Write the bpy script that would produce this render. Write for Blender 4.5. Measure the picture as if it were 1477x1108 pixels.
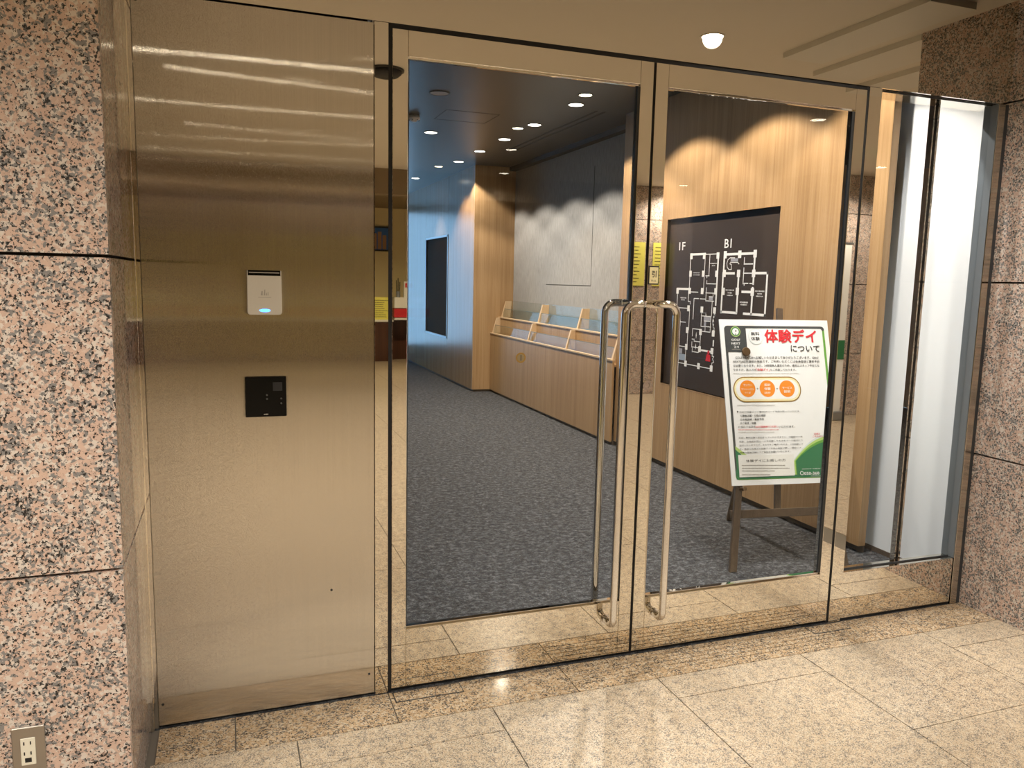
import bpy, bmesh, math, random
from mathutils import Vector, Matrix
random.seed(7)
SC = bpy.context.scene
COL = SC.collection
for o in list(bpy.data.objects):
    bpy.data.objects.remove(o)

# ------------------------------------------------------------------ camera
F_PX, YAW, PITCH, ROLL, CAM_H, CAM_D = 1129.77, 0.3489, 0.1319, 0.0221, 1.5178, 2.6953
IMG_W, IMG_H = 1477, 1108
def cam_axes():
    fwd = Vector((math.sin(YAW)*math.cos(PITCH), math.cos(YAW)*math.cos(PITCH), -math.sin(PITCH)))
    right = Vector((math.cos(YAW), -math.sin(YAW), 0))
    up = right.cross(fwd)
    c, s = math.cos(ROLL), math.sin(ROLL)
    return c*right + s*up, -s*right + c*up, fwd
CR, CU, CF = cam_axes()
CAM_P = Vector((0, -CAM_D, CAM_H))
cd = bpy.data.cameras.new('camera')
cam = bpy.data.objects.new('camera', cd)
COL.objects.link(cam)
cam.matrix_world = Matrix(((CR.x, CU.x, -CF.x, CAM_P.x), (CR.y, CU.y, -CF.y, CAM_P.y), (CR.z, CU.z, -CF.z, CAM_P.z), (0, 0, 0, 1)))
cd.sensor_fit = 'HORIZONTAL'; cd.sensor_width = 36.0; cd.lens = F_PX*36.0/IMG_W
cd.clip_start = 0.05; cd.clip_end = 200
SC.camera = cam
def ray(x, y):
    return (CF*F_PX + CR*(x-IMG_W/2) + CU*(IMG_H/2-y)).normalized()

# ------------------------------------------------------------------ world, exposure
W = bpy.data.worlds.new('World'); SC.world = W; W.use_nodes = True
bg = W.node_tree.nodes['Background']
bg.inputs[0].default_value = (0.38, 0.68, 1.0, 1); bg.inputs[1].default_value = 2.6
SC.view_settings.view_transform = 'Standard'; SC.view_settings.look = 'None'
SC.view_settings.gamma = 1.0; SC.view_settings.use_curve_mapping = False
SC.view_settings.exposure = 0.12
SC.cycles.caustics_reflective = False
LOBBY_W = 140.0      # watts of each lobby downlight
HALL_W = 122.0       # watts of each corridor downlight
LOBBY_COL = (1.0, 0.925, 0.82)
HALL_COL = (1.0, 0.90, 0.78)
HALL_WARM = (1.0, 0.74, 0.46)

# ------------------------------------------------------------------ materials
def newmat(name):
    m = bpy.data.materials.new(name); m.use_nodes = True
    nt = m.node_tree
    return m, nt, nt.nodes['Principled BSDF']
def plain(name, col, rough=0.5, metal=0.0, emit=None, estr=0.0, spec=0.5):
    m, nt, b = newmat(name)
    b.inputs['Base Color'].default_value = (*col, 1); b.inputs['Roughness'].default_value = rough
    b.inputs['Metallic'].default_value = metal; b.inputs['Specular IOR Level'].default_value = spec
    if emit:
        b.inputs['Emission Color'].default_value = (*emit, 1); b.inputs['Emission Strength'].default_value = estr
    return m
def N(nt, typ, **kw):
    n = nt.nodes.new(typ)
    for k, v in kw.items(): setattr(n, k, v)
    return n
def ramp(nt, stops, interp='LINEAR'):
    r = nt.nodes.new('ShaderNodeValToRGB'); e = r.color_ramp; e.interpolation = interp
    while len(e.elements) < len(stops): e.elements.new(0.5)
    for el, (p, c) in zip(e.elements, stops):
        el.position = p; el.color = (*c, 1)
    return r
def coords(nt, scale=(1, 1, 1)):
    t = N(nt, 'ShaderNodeTexCoord'); mp = N(nt, 'ShaderNodeMapping')
    mp.inputs['Scale'].default_value = scale
    nt.links.new(t.outputs['Object'], mp.inputs['Vector'])
    return mp.outputs['Vector']
def mixc(nt, fac, a, b):
    m = N(nt, 'ShaderNodeMix', data_type='RGBA')
    for s, v in ((0, fac), (6, a), (7, b)):
        if hasattr(v, 'links'): nt.links.new(v, m.inputs[s])
        elif s == 0: m.inputs[0].default_value = v
        else: m.inputs[s].default_value = (*v, 1)
    return m.outputs[2]
def granite(name, base1, base2, pale, grey, dark, scale, rough, spec=0.5, dark_amt=0.5):
    m, nt, b = newmat(name); L = nt.links
    v = coords(nt)
    wob = N(nt, 'ShaderNodeTexNoise'); wob.inputs['Scale'].default_value = scale*1.1; wob.inputs['Detail'].default_value = 3
    L.new(v, wob.inputs['Vector'])
    vv = N(nt, 'ShaderNodeVectorMath', operation='MULTIPLY_ADD')
    L.new(wob.outputs['Color'], vv.inputs[0]); vv.inputs[1].default_value = (1.6/scale,)*3; L.new(v, vv.inputs[2])
    cell = N(nt, 'ShaderNodeTexVoronoi'); cell.inputs['Scale'].default_value = scale*0.62
    L.new(vv.outputs[0], cell.inputs['Vector'])
    big = N(nt, 'ShaderNodeTexNoise'); big.inputs['Scale'].default_value = scale*0.09; big.inputs['Detail'].default_value = 3
    L.new(v, big.inputs['Vector'])
    sep = N(nt, 'ShaderNodeSeparateColor'); L.new(cell.outputs['Color'], sep.inputs[0])
    r1 = ramp(nt, [(0.0, base1), (0.42, base2), (0.60, base1), (0.74, pale), (1.0, pale)])
    L.new(sep.outputs[0], r1.inputs[0])
    # grey crystals, clustered by the big noise
    c2 = N(nt, 'ShaderNodeTexVoronoi'); c2.inputs['Scale'].default_value = scale*0.85
    L.new(vv.outputs[0], c2.inputs['Vector'])
    s2 = N(nt, 'ShaderNodeSeparateColor'); L.new(c2.outputs['Color'], s2.inputs[0])
    addn = N(nt, 'ShaderNodeMath', operation='MULTIPLY_ADD'); L.new(big.outputs['Fac'], addn.inputs[0]); addn.inputs[1].default_value = 1.1; L.new(s2.outputs[0], addn.inputs[2])
    g = ramp(nt, [(0.0, (0, 0, 0)), (0.5+0.30*(1-dark_amt)+0.31, (0, 0, 0)), (0.5+0.30*(1-dark_amt)+0.35, (1, 1, 1))])
    sc = N(nt, 'ShaderNodeMath', operation='MULTIPLY'); L.new(addn.outputs[0], sc.inputs[0]); sc.inputs[1].default_value = 0.74
    L.new(sc.outputs[0], g.inputs[0])
    colr = mixc(nt, g.outputs[0], r1.outputs[0], grey)
    # black mica flecks
    fl = N(nt, 'ShaderNodeTexNoise'); fl.inputs['Scale'].default_value = scale*0.95; fl.inputs['Detail'].default_value = 2.5
    L.new(vv.outputs[0], fl.inputs['Vector'])
    fa = N(nt, 'ShaderNodeMath', operation='MULTIPLY_ADD'); L.new(big.outputs['Fac'], fa.inputs[0]); fa.inputs[1].default_value = 0.16; L.new(fl.outputs['Fac'], fa.inputs[2])
    thr = 0.74 - 0.06*dark_amt*2
    f2 = ramp(nt, [(0.0, (0, 0, 0)), (thr-0.012, (0, 0, 0)), (thr+0.012, (1, 1, 1))]); L.new(fa.outputs[0], f2.inputs[0])
    colr = mixc(nt, f2.outputs[0], colr, dark)
    L.new(colr, b.inputs['Base Color'])
    b.inputs['Roughness'].default_value = rough; b.inputs['Specular IOR Level'].default_value = spec
    return m
def wood(name, c1, c2, c3, rough=0.42):
    m, nt, b = newmat(name); L = nt.links
    n1 = N(nt, 'ShaderNodeTexNoise'); n1.inputs['Scale'].default_value = 1.0; n1.inputs['Detail'].default_value = 5; n1.inputs['Roughness'].default_value = 0.65
    L.new(coords(nt, (75, 75, 1.1)), n1.inputs['Vector'])
    n2 = N(nt, 'ShaderNodeTexNoise'); n2.inputs['Scale'].default_value = 1.0; n2.inputs['Detail'].default_value = 3
    L.new(coords(nt, (13, 13, 0.35)), n2.inputs['Vector'])
    a = N(nt, 'ShaderNodeMath', operation='MULTIPLY_ADD'); L.new(n1.outputs['Fac'], a.inputs[0]); a.inputs[1].default_value = 0.6
    h = N(nt, 'ShaderNodeMath', operation='MULTIPLY'); L.new(n2.outputs['Fac'], h.inputs[0]); h.inputs[1].default_value = 0.4
    L.new(h.outputs[0], a.inputs[2])
    r = ramp(nt, [(0.33, c1), (0.5, c2), (0.66, c3)]); L.new(a.outputs[0], r.inputs[0])
    L.new(r.outputs[0], b.inputs['Base Color']); b.inputs['Roughness'].default_value = rough
    bp = N(nt, 'ShaderNodeBump'); bp.inputs['Strength'].default_value = 0.06; bp.inputs['Distance'].default_value = 0.002
    L.new(n1.outputs['Fac'], bp.inputs['Height']); L.new(bp.outputs[0], b.inputs['Normal'])
    return m
def brushed(name, col, rough, spread, axis=(1, 0, 0)):
    """hairline steel: vertical scratches tilt the surface sideways, so light smears across them"""
    m, nt, b = newmat(name); L = nt.links
    v = coords(nt)
    n = N(nt, 'ShaderNodeTexNoise'); n.inputs['Scale'].default_value = 1.0; n.inputs['Detail'].default_value = 4
    L.new(coords(nt, (380, 380, 1.6)), n.inputs['Vector'])
    r = ramp(nt, [(0.3, tuple(c*0.95 for c in col)), (0.7, tuple(min(1, c*1.04) for c in col))]); L.new(n.outputs['Fac'], r.inputs[0])
    s = N(nt, 'ShaderNodeTexNoise'); s.inputs['Scale'].default_value = 3.0; s.inputs['Detail'].default_value = 5
    L.new(v, s.inputs['Vector'])
    rr = N(nt, 'ShaderNodeMapRange'); rr.inputs['From Min'].default_value = 0.5; rr.inputs['From Max'].default_value = 0.8
    rr.inputs['To Min'].default_value = rough; rr.inputs['To Max'].default_value = rough*1.35
    L.new(s.outputs['Fac'], rr.inputs['Value']); L.new(rr.outputs[0], b.inputs['Roughness'])
    L.new(r.outputs[0], b.inputs['Base Color']); b.inputs['Metallic'].default_value = 1
    b.inputs['Anisotropic'].default_value = 1.0
    tx = N(nt, 'ShaderNodeCombineXYZ')
    for k in range(3): tx.inputs[k].default_value = axis[k]
    L.new(tx.outputs[0], b.inputs['Tangent'])
    # fine scratches
    sc = N(nt, 'ShaderNodeVectorMath', operation='MULTIPLY'); sc.inputs[1].default_value = (9000, 9000, 500.0); L.new(v, sc.inputs[0])
    fl = N(nt, 'ShaderNodeVectorMath', operation='FLOOR'); L.new(sc.outputs[0], fl.inputs[0])
    wn = N(nt, 'ShaderNodeTexWhiteNoise', noise_dimensions='3D'); L.new(fl.outputs[0], wn.inputs['Vector'])
    sp_ = N(nt, 'ShaderNodeSeparateColor'); L.new(wn.outputs['Color'], sp_.inputs[0])
    ad = N(nt, 'ShaderNodeMath', operation='ADD'); L.new(sp_.outputs[0], ad.inputs[0]); L.new(sp_.outputs[1], ad.inputs[1])
    sb = N(nt, 'ShaderNodeMath', operation='SUBTRACT'); L.new(ad.outputs[0], sb.inputs[0]); sb.inputs[1].default_value = 1.0
    ml = N(nt, 'ShaderNodeMath', operation='MULTIPLY'); L.new(sb.outputs[0], ml.inputs[0]); ml.inputs[1].default_value = spread
    vs = N(nt, 'ShaderNodeVectorMath', operation='SCALE'); L.new(tx.outputs[0], vs.inputs[0]); L.new(ml.outputs[0], vs.inputs['Scale'])
    ge = N(nt, 'ShaderNodeNewGeometry'); va = N(nt, 'ShaderNodeVectorMath', operation='ADD'); L.new(ge.outputs['Normal'], va.inputs[0]); L.new(vs.outputs[0], va.inputs[1])
    vn = N(nt, 'ShaderNodeVectorMath', operation='NORMALIZE'); L.new(va.outputs[0], vn.inputs[0]); L.new(vn.outputs[0], b.inputs['Normal'])
    return m
def glass(name, tint, refl=1.0):
    m = bpy.data.materials.new(name); m.use_nodes = True; nt = m.node_tree; nt.nodes.clear(); L = nt.links
    o = N(nt, 'ShaderNodeOutputMaterial'); mx = N(nt, 'ShaderNodeMixShader')
    t = N(nt, 'ShaderNodeBsdfTransparent'); t.inputs[0].default_value = (*tint, 1)
    g = N(nt, 'ShaderNodeBsdfGlossy'); g.inputs['Roughness'].default_value = 0.0
    fr = N(nt, 'ShaderNodeFresnel'); ge = N(nt, 'ShaderNodeNewGeometry')
    io = N(nt, 'ShaderNodeMapRange'); io.inputs['To Min'].default_value = 1.45; io.inputs['To Max'].default_value = 1/1.45
    L.new(ge.outputs['Backfacing'], io.inputs['Value']); L.new(io.outputs[0], fr.inputs['IOR'])
    ml = N(nt, 'ShaderNodeMath', operation='MULTIPLY'); ml.inputs[1].default_value = refl; L.new(fr.outputs[0], ml.inputs[0])
    L.new(ml.outputs[0], mx.inputs[0]); L.new(t.outputs[0], mx.inputs[1]); L.new(g.outputs[0], mx.inputs[2]); L.new(mx.outputs[0], o.inputs[0])
    return m
def noisy(name, stops, scale, rough, detail=4, vec=(1, 1, 1), bump=0.0, spec=0.5):
    m, nt, b = newmat(name); L = nt.links
    n = N(nt, 'ShaderNodeTexNoise'); n.inputs['Scale'].default_value = scale; n.inputs['Detail'].default_value = detail
    n.inputs['Roughness'].default_value = 0.7
    L.new(coords(nt, vec), n.inputs['Vector'])
    r = ramp(nt, stops); L.new(n.outputs['Fac'], r.inputs[0]); L.new(r.outputs[0], b.inputs['Base Color'])
    b.inputs['Roughness'].default_value = rough; b.inputs['Specular IOR Level'].default_value = spec
    if bump:
        bp = N(nt, 'ShaderNodeBump'); bp.inputs['Strength'].default_value = bump; bp.inputs['Distance'].default_value = 0.004
        L.new(n.outputs['Fac'], bp.inputs['Height']); L.new(bp.outputs[0], b.inputs['Normal'])
    return m
M = {}
M['granite'] = granite('pink granite', (0.60, 0.435, 0.355), (0.54, 0.40, 0.335), (0.64, 0.58, 0.53), (0.22, 0.215, 0.215), (0.014, 0.013, 0.013), 165, 0.36, dark_amt=0.585)
M['granite_polished'] = granite('pink granite polished', (0.60, 0.435, 0.355), (0.54, 0.40, 0.335), (0.64, 0.58, 0.53), (0.22, 0.215, 0.215), (0.014, 0.013, 0.013), 165, 0.08, dark_amt=0.585)
M['floor_stone'] = granite('beige granite paving', (0.55, 0.435, 0.30), (0.49, 0.385, 0.27), (0.60, 0.52, 0.40), (0.23, 0.20, 0.17), (0.035, 0.03, 0.026), 330, 0.30, dark_amt=0.46)
M['floor_border'] = granite('orange granite border', (0.53, 0.38, 0.23), (0.43, 0.305, 0.185), (0.58, 0.48, 0.35), (0.19, 0.16, 0.13), (0.03, 0.024, 0.02), 200, 0.10, dark_amt=0.45)
M['joint'] = plain('dark joint', (0.035, 0.032, 0.03), 0.9)
M['grout'] = plain('grey grout', (0.16, 0.14, 0.115), 0.9)
M['mirror'] = plain('mirror polished steel', (0.78, 0.73, 0.64), 0.012, 1.0)
M['chrome'] = plain('polished handle steel', (0.80, 0.78, 0.75), 0.035, 1.0)
M['panel'] = brushed('hairline steel', (0.64, 0.60, 0.535), 0.062, 0.55)
M['hairline'] = brushed('hairline post', (0.60, 0.55, 0.48), 0.14, 0.45)
M['black'] = plain('black rubber', (0.006, 0.006, 0.007), 0.6)
M['black_gloss'] = plain('black glossy plate', (0.004, 0.004, 0.004), 0.12, spec=0.18)
M['glass'] = glass('clear door glass', (0.955, 0.965, 0.965), 0.6)
M['acrylic'] = glass('acrylic sheet', (0.92, 0.95, 0.945), 0.45)
M['glass_edge'] = plain('glass edge', (0.10, 0.16, 0.15), 0.2)
M['wood'] = wood('light oak veneer', (0.31, 0.178, 0.078), (0.41, 0.25, 0.117), (0.485, 0.315, 0.16))
M['wood_gloss'] = wood('light oak laminate', (0.31, 0.178, 0.078), (0.41, 0.25, 0.117), (0.485, 0.315, 0.16), 0.20)
M['wood_edge'] = wood('pale oak edging', (0.55, 0.38, 0.21), (0.62, 0.44, 0.26), (0.68, 0.5, 0.31))
M['plinth'] = plain('dark plinth', (0.07, 0.05, 0.035), 0.7)
def carpet_mat():
    m, nt, b = newmat('charcoal carpet'); L = nt.links
    a = N(nt, 'ShaderNodeTexNoise'); a.inputs['Scale'].default_value = 120; a.inputs['Detail'].default_value = 4; a.inputs['Roughness'].default_value = 0.75
    L.new(coords(nt), a.inputs['Vector'])
    c = N(nt, 'ShaderNodeTexNoise'); c.inputs['Scale'].default_value = 1.0; c.inputs['Detail'].default_value = 4; c.inputs['Roughness'].default_value = 0.8
    L.new(coords(nt, (26, 34, 30)), c.inputs['Vector'])
    k = N(nt, 'ShaderNodeMath', operation='MULTIPLY_ADD'); L.new(c.outputs['Fac'], k.inputs[0]); k.inputs[1].default_value = 0.55
    h = N(nt, 'ShaderNodeMath', operation='MULTIPLY'); L.new(a.outputs['Fac'], h.inputs[0]); h.inputs[1].default_value = 0.45; L.new(h.outputs[0], k.inputs[2])
    r = ramp(nt, [(0.36, (0.011, 0.0115, 0.013)), (0.50, (0.042, 0.0435, 0.047)), (0.64, (0.165, 0.17, 0.18))]); L.new(k.outputs[0], r.inputs[0])
    L.new(r.outputs[0], b.inputs['Base Color']); b.inputs['Roughness'].default_value = 0.95; b.inputs['Specular IOR Level'].default_value = 0.1
    return m
M['carpet'] = carpet_mat()
M['greywall'] = noisy('grey concrete look wall', [(0.25, (0.22, 0.21, 0.20)), (0.55, (0.34, 0.33, 0.315)), (0.8, (0.42, 0.41, 0.39))], 6, 0.7, 8, (9, 9, 1.6))
M['hallceil'] = noisy('dark ceiling board', [(0.3, (0.040, 0.038, 0.036)), (0.7, (0.056, 0.053, 0.050))], 3, 0.36, 4, (1.5, 40, 1))
M['white'] = plain('white paint', (0.80, 0.83, 0.86), 0.55)
M['white_panel'] = noisy('white textured panel', [(0.3, (0.70, 0.71, 0.71)), (0.7, (0.80, 0.81, 0.81))], 30, 0.5, 4)
M['cream'] = plain('cream ceiling paint', (0.66, 0.62, 0.54), 0.6)
M['grey_paint'] = plain('pale grey paint', (0.66, 0.65, 0.60), 0.6)
M['yellow_wall'] = plain('warm cream wall', (0.74, 0.64, 0.36), 0.7)
M['brown_panel'] = plain('brown bulkhead', (0.22, 0.16, 0.09), 0.6)
M['dark_wood'] = wood('dark red wood', (0.05, 0.018, 0.010), (0.075, 0.028, 0.014), (0.10, 0.04, 0.02), 0.35)
M['reader'] = plain('silver plastic', (0.56, 0.53, 0.46), 0.38)
M['led'] = plain('blue led', (0.05, 0.15, 0.5), 0.4, emit=(0.06, 0.28, 1.0), estr=4.0)
M['print_grey'] = plain('grey print', (0.33, 0.31, 0.27), 0.6)
M['steel_plate'] = plain('satin steel plate', (0.42, 0.39, 0.35), 0.36, 1.0)
M['ivory'] = plain('ivory plastic', (0.72, 0.70, 0.60), 0.4)
M['map'] = plain('dark brown map board', (0.050, 0.036, 0.028), 0.4, spec=0.25)
M['map_line'] = plain('white print', (0.85, 0.84, 0.82), 0.6)
M['map_grey'] = plain('grey stair print', (0.34, 0.34, 0.38), 0.6)
M['map_blue'] = plain('blue grey print', (0.30, 0.36, 0.45), 0.6)
M['red'] = plain('red print', (0.60, 0.02, 0.03), 0.5)
M['paper'] = plain('white paper print', (0.80, 0.80, 0.78), 0.45)
M['paper2'] = plain('note paper', (0.76, 0.75, 0.70), 0.6)
M['ink'] = plain('black ink', (0.02, 0.02, 0.02), 0.6)
M['green'] = plain('poster green', (0.03, 0.17, 0.07), 0.4)
M['green_mid'] = plain('poster mid green', (0.13, 0.34, 0.05), 0.4)
M['lime'] = plain('poster lime', (0.42, 0.58, 0.17), 0.4)
M['slate'] = plain('poster dark grey', (0.055, 0.06, 0.06), 0.4)
M['orange'] = plain('orange print', (0.80, 0.25, 0.02), 0.4)
M['gold'] = plain('gold outline print', (0.30, 0.17, 0.03), 0.4)
M['cream_print'] = plain('cream print', (0.80, 0.72, 0.42), 0.5)
M['pale_print'] = plain('pale grey print', (0.62, 0.68, 0.66), 0.5)
M['easel'] = wood('dark stained easel wood', (0.05, 0.030, 0.016), (0.075, 0.047, 0.026), (0.10, 0.065, 0.036), 0.5)
M['bronze'] = plain('bronze knob', (0.16, 0.10, 0.05), 0.35, 0.6)
M['lens_w'] = plain('lit warm white lens', (0.9, 0.9, 0.9), 0.4, emit=(1.0, 0.93, 0.80), estr=9)
M['lens_y'] = plain('lit yellow lens', (0.9, 0.9, 0.9), 0.4, emit=(1.0, 0.85, 0.52), estr=9)
M['lens_l'] = plain('lit lobby lens', (0.9, 0.9, 0.9), 0.4, emit=(1.0, 0.90, 0.70), estr=26)
M['fixture'] = plain('lamp ring', (0.04, 0.04, 0.04), 0.4)
M['fixture_w'] = plain('white lamp ring', (0.7, 0.68, 0.62), 0.4)
M['plastic'] = plain('white plastic', (0.80, 0.80, 0.80), 0.5)
M['speaker'] = plain('grey perforated cover', (0.50, 0.50, 0.52), 0.6)
M['notice'] = plain('yellow notice paper', (0.80, 0.76, 0.16), 0.6)
M['extinguisher'] = plain('red enamel', (0.45, 0.015, 0.012), 0.25)
M['sky_print'] = plain('blue photo print', (0.03, 0.13, 0.38), 0.4)
M['tower_print'] = plain('brown building print', (0.36, 0.20, 0.10), 0.4)
M['sticker'] = plain('olive sticker print', (0.26, 0.20, 0.11), 0.5)
M['niche'] = plain('dark display interior', (0.035, 0.022, 0.014), 0.8, spec=0.08)
M['exit'] = plain('lit green sign', (0.02, 0.3, 0.15), 0.4, emit=(0.02, 0.55, 0.28), estr=1.5)
M['exit_w'] = plain('lit white figure', (0.8, 0.8, 0.8), 0.4, emit=(0.8, 1.0, 0.95), estr=1.5)
M['alu'] = plain('window aluminium', (0.35, 0.37, 0.39), 0.35, 0.8)
M['dark_metal'] = plain('dark bronze metal', (0.06, 0.066, 0.075), 0.28, 0.5)
M['reflection_steel'] = plain('blue grey reflection steel', (0.30, 0.34, 0.38), 0.3, 0.6)  # blue grey of reflections put into the base colour
M['window_glass'] = glass('window glass', (0.96, 0.98, 1.0), 1.0)

# ------------------------------------------------------------------ mesh helpers
class MB:
    def __init__(s): s.v = []; s.f = []
    def box(s, x0, x1, y0, y1, z0, z1):
        i = len(s.v)
        s.v += [(x, y, z) for z in (z0, z1) for y in (y0, y1) for x in (x0, x1)]
        s.f += [tuple(i+k for k in q) for q in ((0, 2, 3, 1), (4, 5, 7, 6), (0, 1, 5, 4), (2, 6, 7, 3), (0, 4, 6, 2), (1, 3, 7, 5))]
        return s
    def quad(s, *p):
        i = len(s.v); s.v += [tuple(q) for q in p]; s.f.append(tuple(range(i, i+len(p)))); return s
    def prism(s, pts, d):       # polygon extruded along vector d
        i = len(s.v); n = len(pts); d = Vector(d)
        s.v += [tuple(p) for p in pts] + [tuple(Vector(p)+d) for p in pts]
        s.f.append(tuple(range(i, i+n))[::-1]); s.f.append(tuple(range(i+n, i+2*n)))
        for k in range(n): s.f.append((i+k, i+(k+1) % n, i+n+(k+1) % n, i+n+k))
        return s
    def cyl(s, c, axis, r, h, n=24, r2=None):
        axis = Vector(axis).normalized(); a = axis.orthogonal().normalized(); b = axis.cross(a); c = Vector(c)
        r2 = r if r2 is None else r2; i = len(s.v)
        for k in range(n):
            t = 2*math.pi*k/n; d = a*math.cos(t)+b*math.sin(t)
            s.v.append(tuple(c+d*r)); s.v.append(tuple(c+axis*h+d*r2))
        for k in range(n):
            j = (k+1) % n; s.f.append((i+2*k, i+2*j, i+2*j+1, i+2*k+1))
        s.f.append(tuple(i+2*k for k in range(n))[::-1]); s.f.append(tuple(i+2*k+1 for k in range(n)))
        return s
    def ring(s, c, axis, r0, r1, h, n=28):
        axis = Vector(axis).normalized(); a = axis.orthogonal().normalized(); b = axis.cross(a); c = Vector(c); i = len(s.v)
        for k in range(n):
            t = 2*math.pi*k/n; d = a*math.cos(t)+b*math.sin(t)
            s.v += [tuple(c+d*r0), tuple(c+d*r1), tuple(c+axis*h+d*r1), tuple(c+axis*h+d*r0)]
        for k in range(n):
            j = (k+1) % n
            for q in range(4):
                w = (q+1) % 4; s.f.append((i+4*k+q, i+4*k+w, i+4*j+w, i+4*j+q))
        return s
    def lathe(s, c, axis, prof, n=28):
        axis = Vector(axis).normalized(); a = axis.orthogonal().normalized(); b = axis.cross(a); c = Vector(c); i = len(s.v); m = len(prof)
        for k in range(n):
            t = 2*math.pi*k/n; d = a*math.cos(t)+b*math.sin(t)
            s.v += [tuple(c+axis*h+d*r) for r, h in prof]
        for k in range(n):
            j = (k+1) % n
            for q in range(m-1): s.f.append((i+m*k+q, i+m*k+q+1, i+m*j+q+1, i+m*j+q))
        s.f.append(tuple(i+m*k for k in range(n))[::-1]); s.f.append(tuple(i+m*k+m-1 for k in range(n)))
        return s
    def tube(s, pts, r, n=14, close_ends=True):
        pts = [Vector(p) for p in pts]; i = len(s.v); m = len(pts); prev = None
        for k, p in enumerate(pts):
            t = (pts[min(k+1, m-1)]-pts[max(k-1, 0)]).normalized()
            a = t.orthogonal().normalized() if prev is None else (prev - t*prev.dot(t)).normalized()
            prev = a; b = t.cross(a)
            for q in range(n):
                w = 2*math.pi*q/n; s.v.append(tuple(p+(a*math.cos(w)+b*math.sin(w))*r))
        for k in range(m-1):
            for q in range(n):
                w = (q+1) % n; s.f.append((i+k*n+q, i+k*n+w, i+(k+1)*n+w, i+(k+1)*n+q))
        s.f.append(tuple(i+q for q in range(n))[::-1]); s.f.append(tuple(i+(m-1)*n+q for q in range(n)))
        return s
    def build(s, name, mat, parent=None, bevel=0.0, smooth=False, seg=1):
        me = bpy.data.meshes.new(name); me.from_pydata(s.v, [], s.f)
        bm = bmesh.new(); bm.from_mesh(me); bmesh.ops.recalc_face_normals(bm, faces=bm.faces)
        if bevel:
            bmesh.ops.bevel(bm, geom=[e for e in bm.edges if len(e.link_faces) == 2 and e.calc_face_angle(0) > 0.5], offset=bevel, segments=seg, affect='EDGES', profile=0.6)
        if smooth:
            for f in bm.faces: f.smooth = len(f.verts) <= 4
        bm.to_mesh(me); bm.free(); me.update()
        me.materials.append(M[mat])
        o = bpy.data.objects.new(name, me); COL.objects.link(o)
        if parent is not None:
            o.parent = parent
            o.matrix_parent_inverse = parent.matrix_basis.inverted() if parent.parent is None else (parent.parent.matrix_basis @ parent.matrix_parent_inverse @ parent.matrix_basis).inverted()
        return o
def B(*a): return MB().box(*a)
def empty(name, loc=(0, 0, 0)):
    o = bpy.data.objects.new(name, None); COL.objects.link(o); o.location = loc; o.empty_display_size = 0.1
    return o
def tag(o, label=None, cat=None, group=None, kind=None):
    if label: o['label'] = label
    if cat: o['category'] = cat
    if group: o['group'] = group
    if kind: o['kind'] = kind
    return o
def struct(o, label=None, cat='structure'):
    o['kind'] = 'structure'
    if label: o['label'] = label; o['category'] = cat
    return o

# ------------------------------------------------------------------ pixel -> position on a known plane
class Plane:
    def __init__(s, o, u, v):
        s.o = Vector(o); s.u = Vector(u).normalized(); s.v = Vector(v).normalized(); s.n = s.u.cross(s.v).normalized()
    def uv(s, x, y):
        d = ray(x, y); t = (s.o-CAM_P).dot(s.n)/d.dot(s.n); p = CAM_P+d*t-s.o
        return p.dot(s.u), p.dot(s.v)
    def at(s, a, b, h=0.0): return s.o+s.u*a+s.v*b+s.n*h
    def px(s, x, y, h=0.0): return s.at(*s.uv(x, y), h)
def poly_px(pl, pts, name, mat, parent, h=0.001, th=0.0006):
    P = [pl.px(x, y, h) for x, y in pts]
    return MB().prism(P, pl.n*th).build(name, mat, parent)
def poly_uv(pl, pts, name, mat, parent, h=0.001, th=0.0006):
    return MB().prism([pl.at(a, b, h) for a, b in pts], pl.n*th).build(name, mat, parent)
def rrect(a0, a1, b0, b1, r, n=6):
    out = []
    for cx, cy, t0 in ((a1-r, b1-r, 0), (a0+r, b1-r, 90), (a0+r, b0+r, 180), (a1-r, b0+r, 270)):
        for k in range(n+1):
            t = math.radians(t0+90*k/n); out.append((cx+r*math.cos(t), cy+r*math.sin(t)))
    return out
def disc(a, b, r, n=28): return [(a+r*math.cos(2*math.pi*k/n), b+r*math.sin(2*math.pi*k/n)) for k in range(n)]
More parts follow.
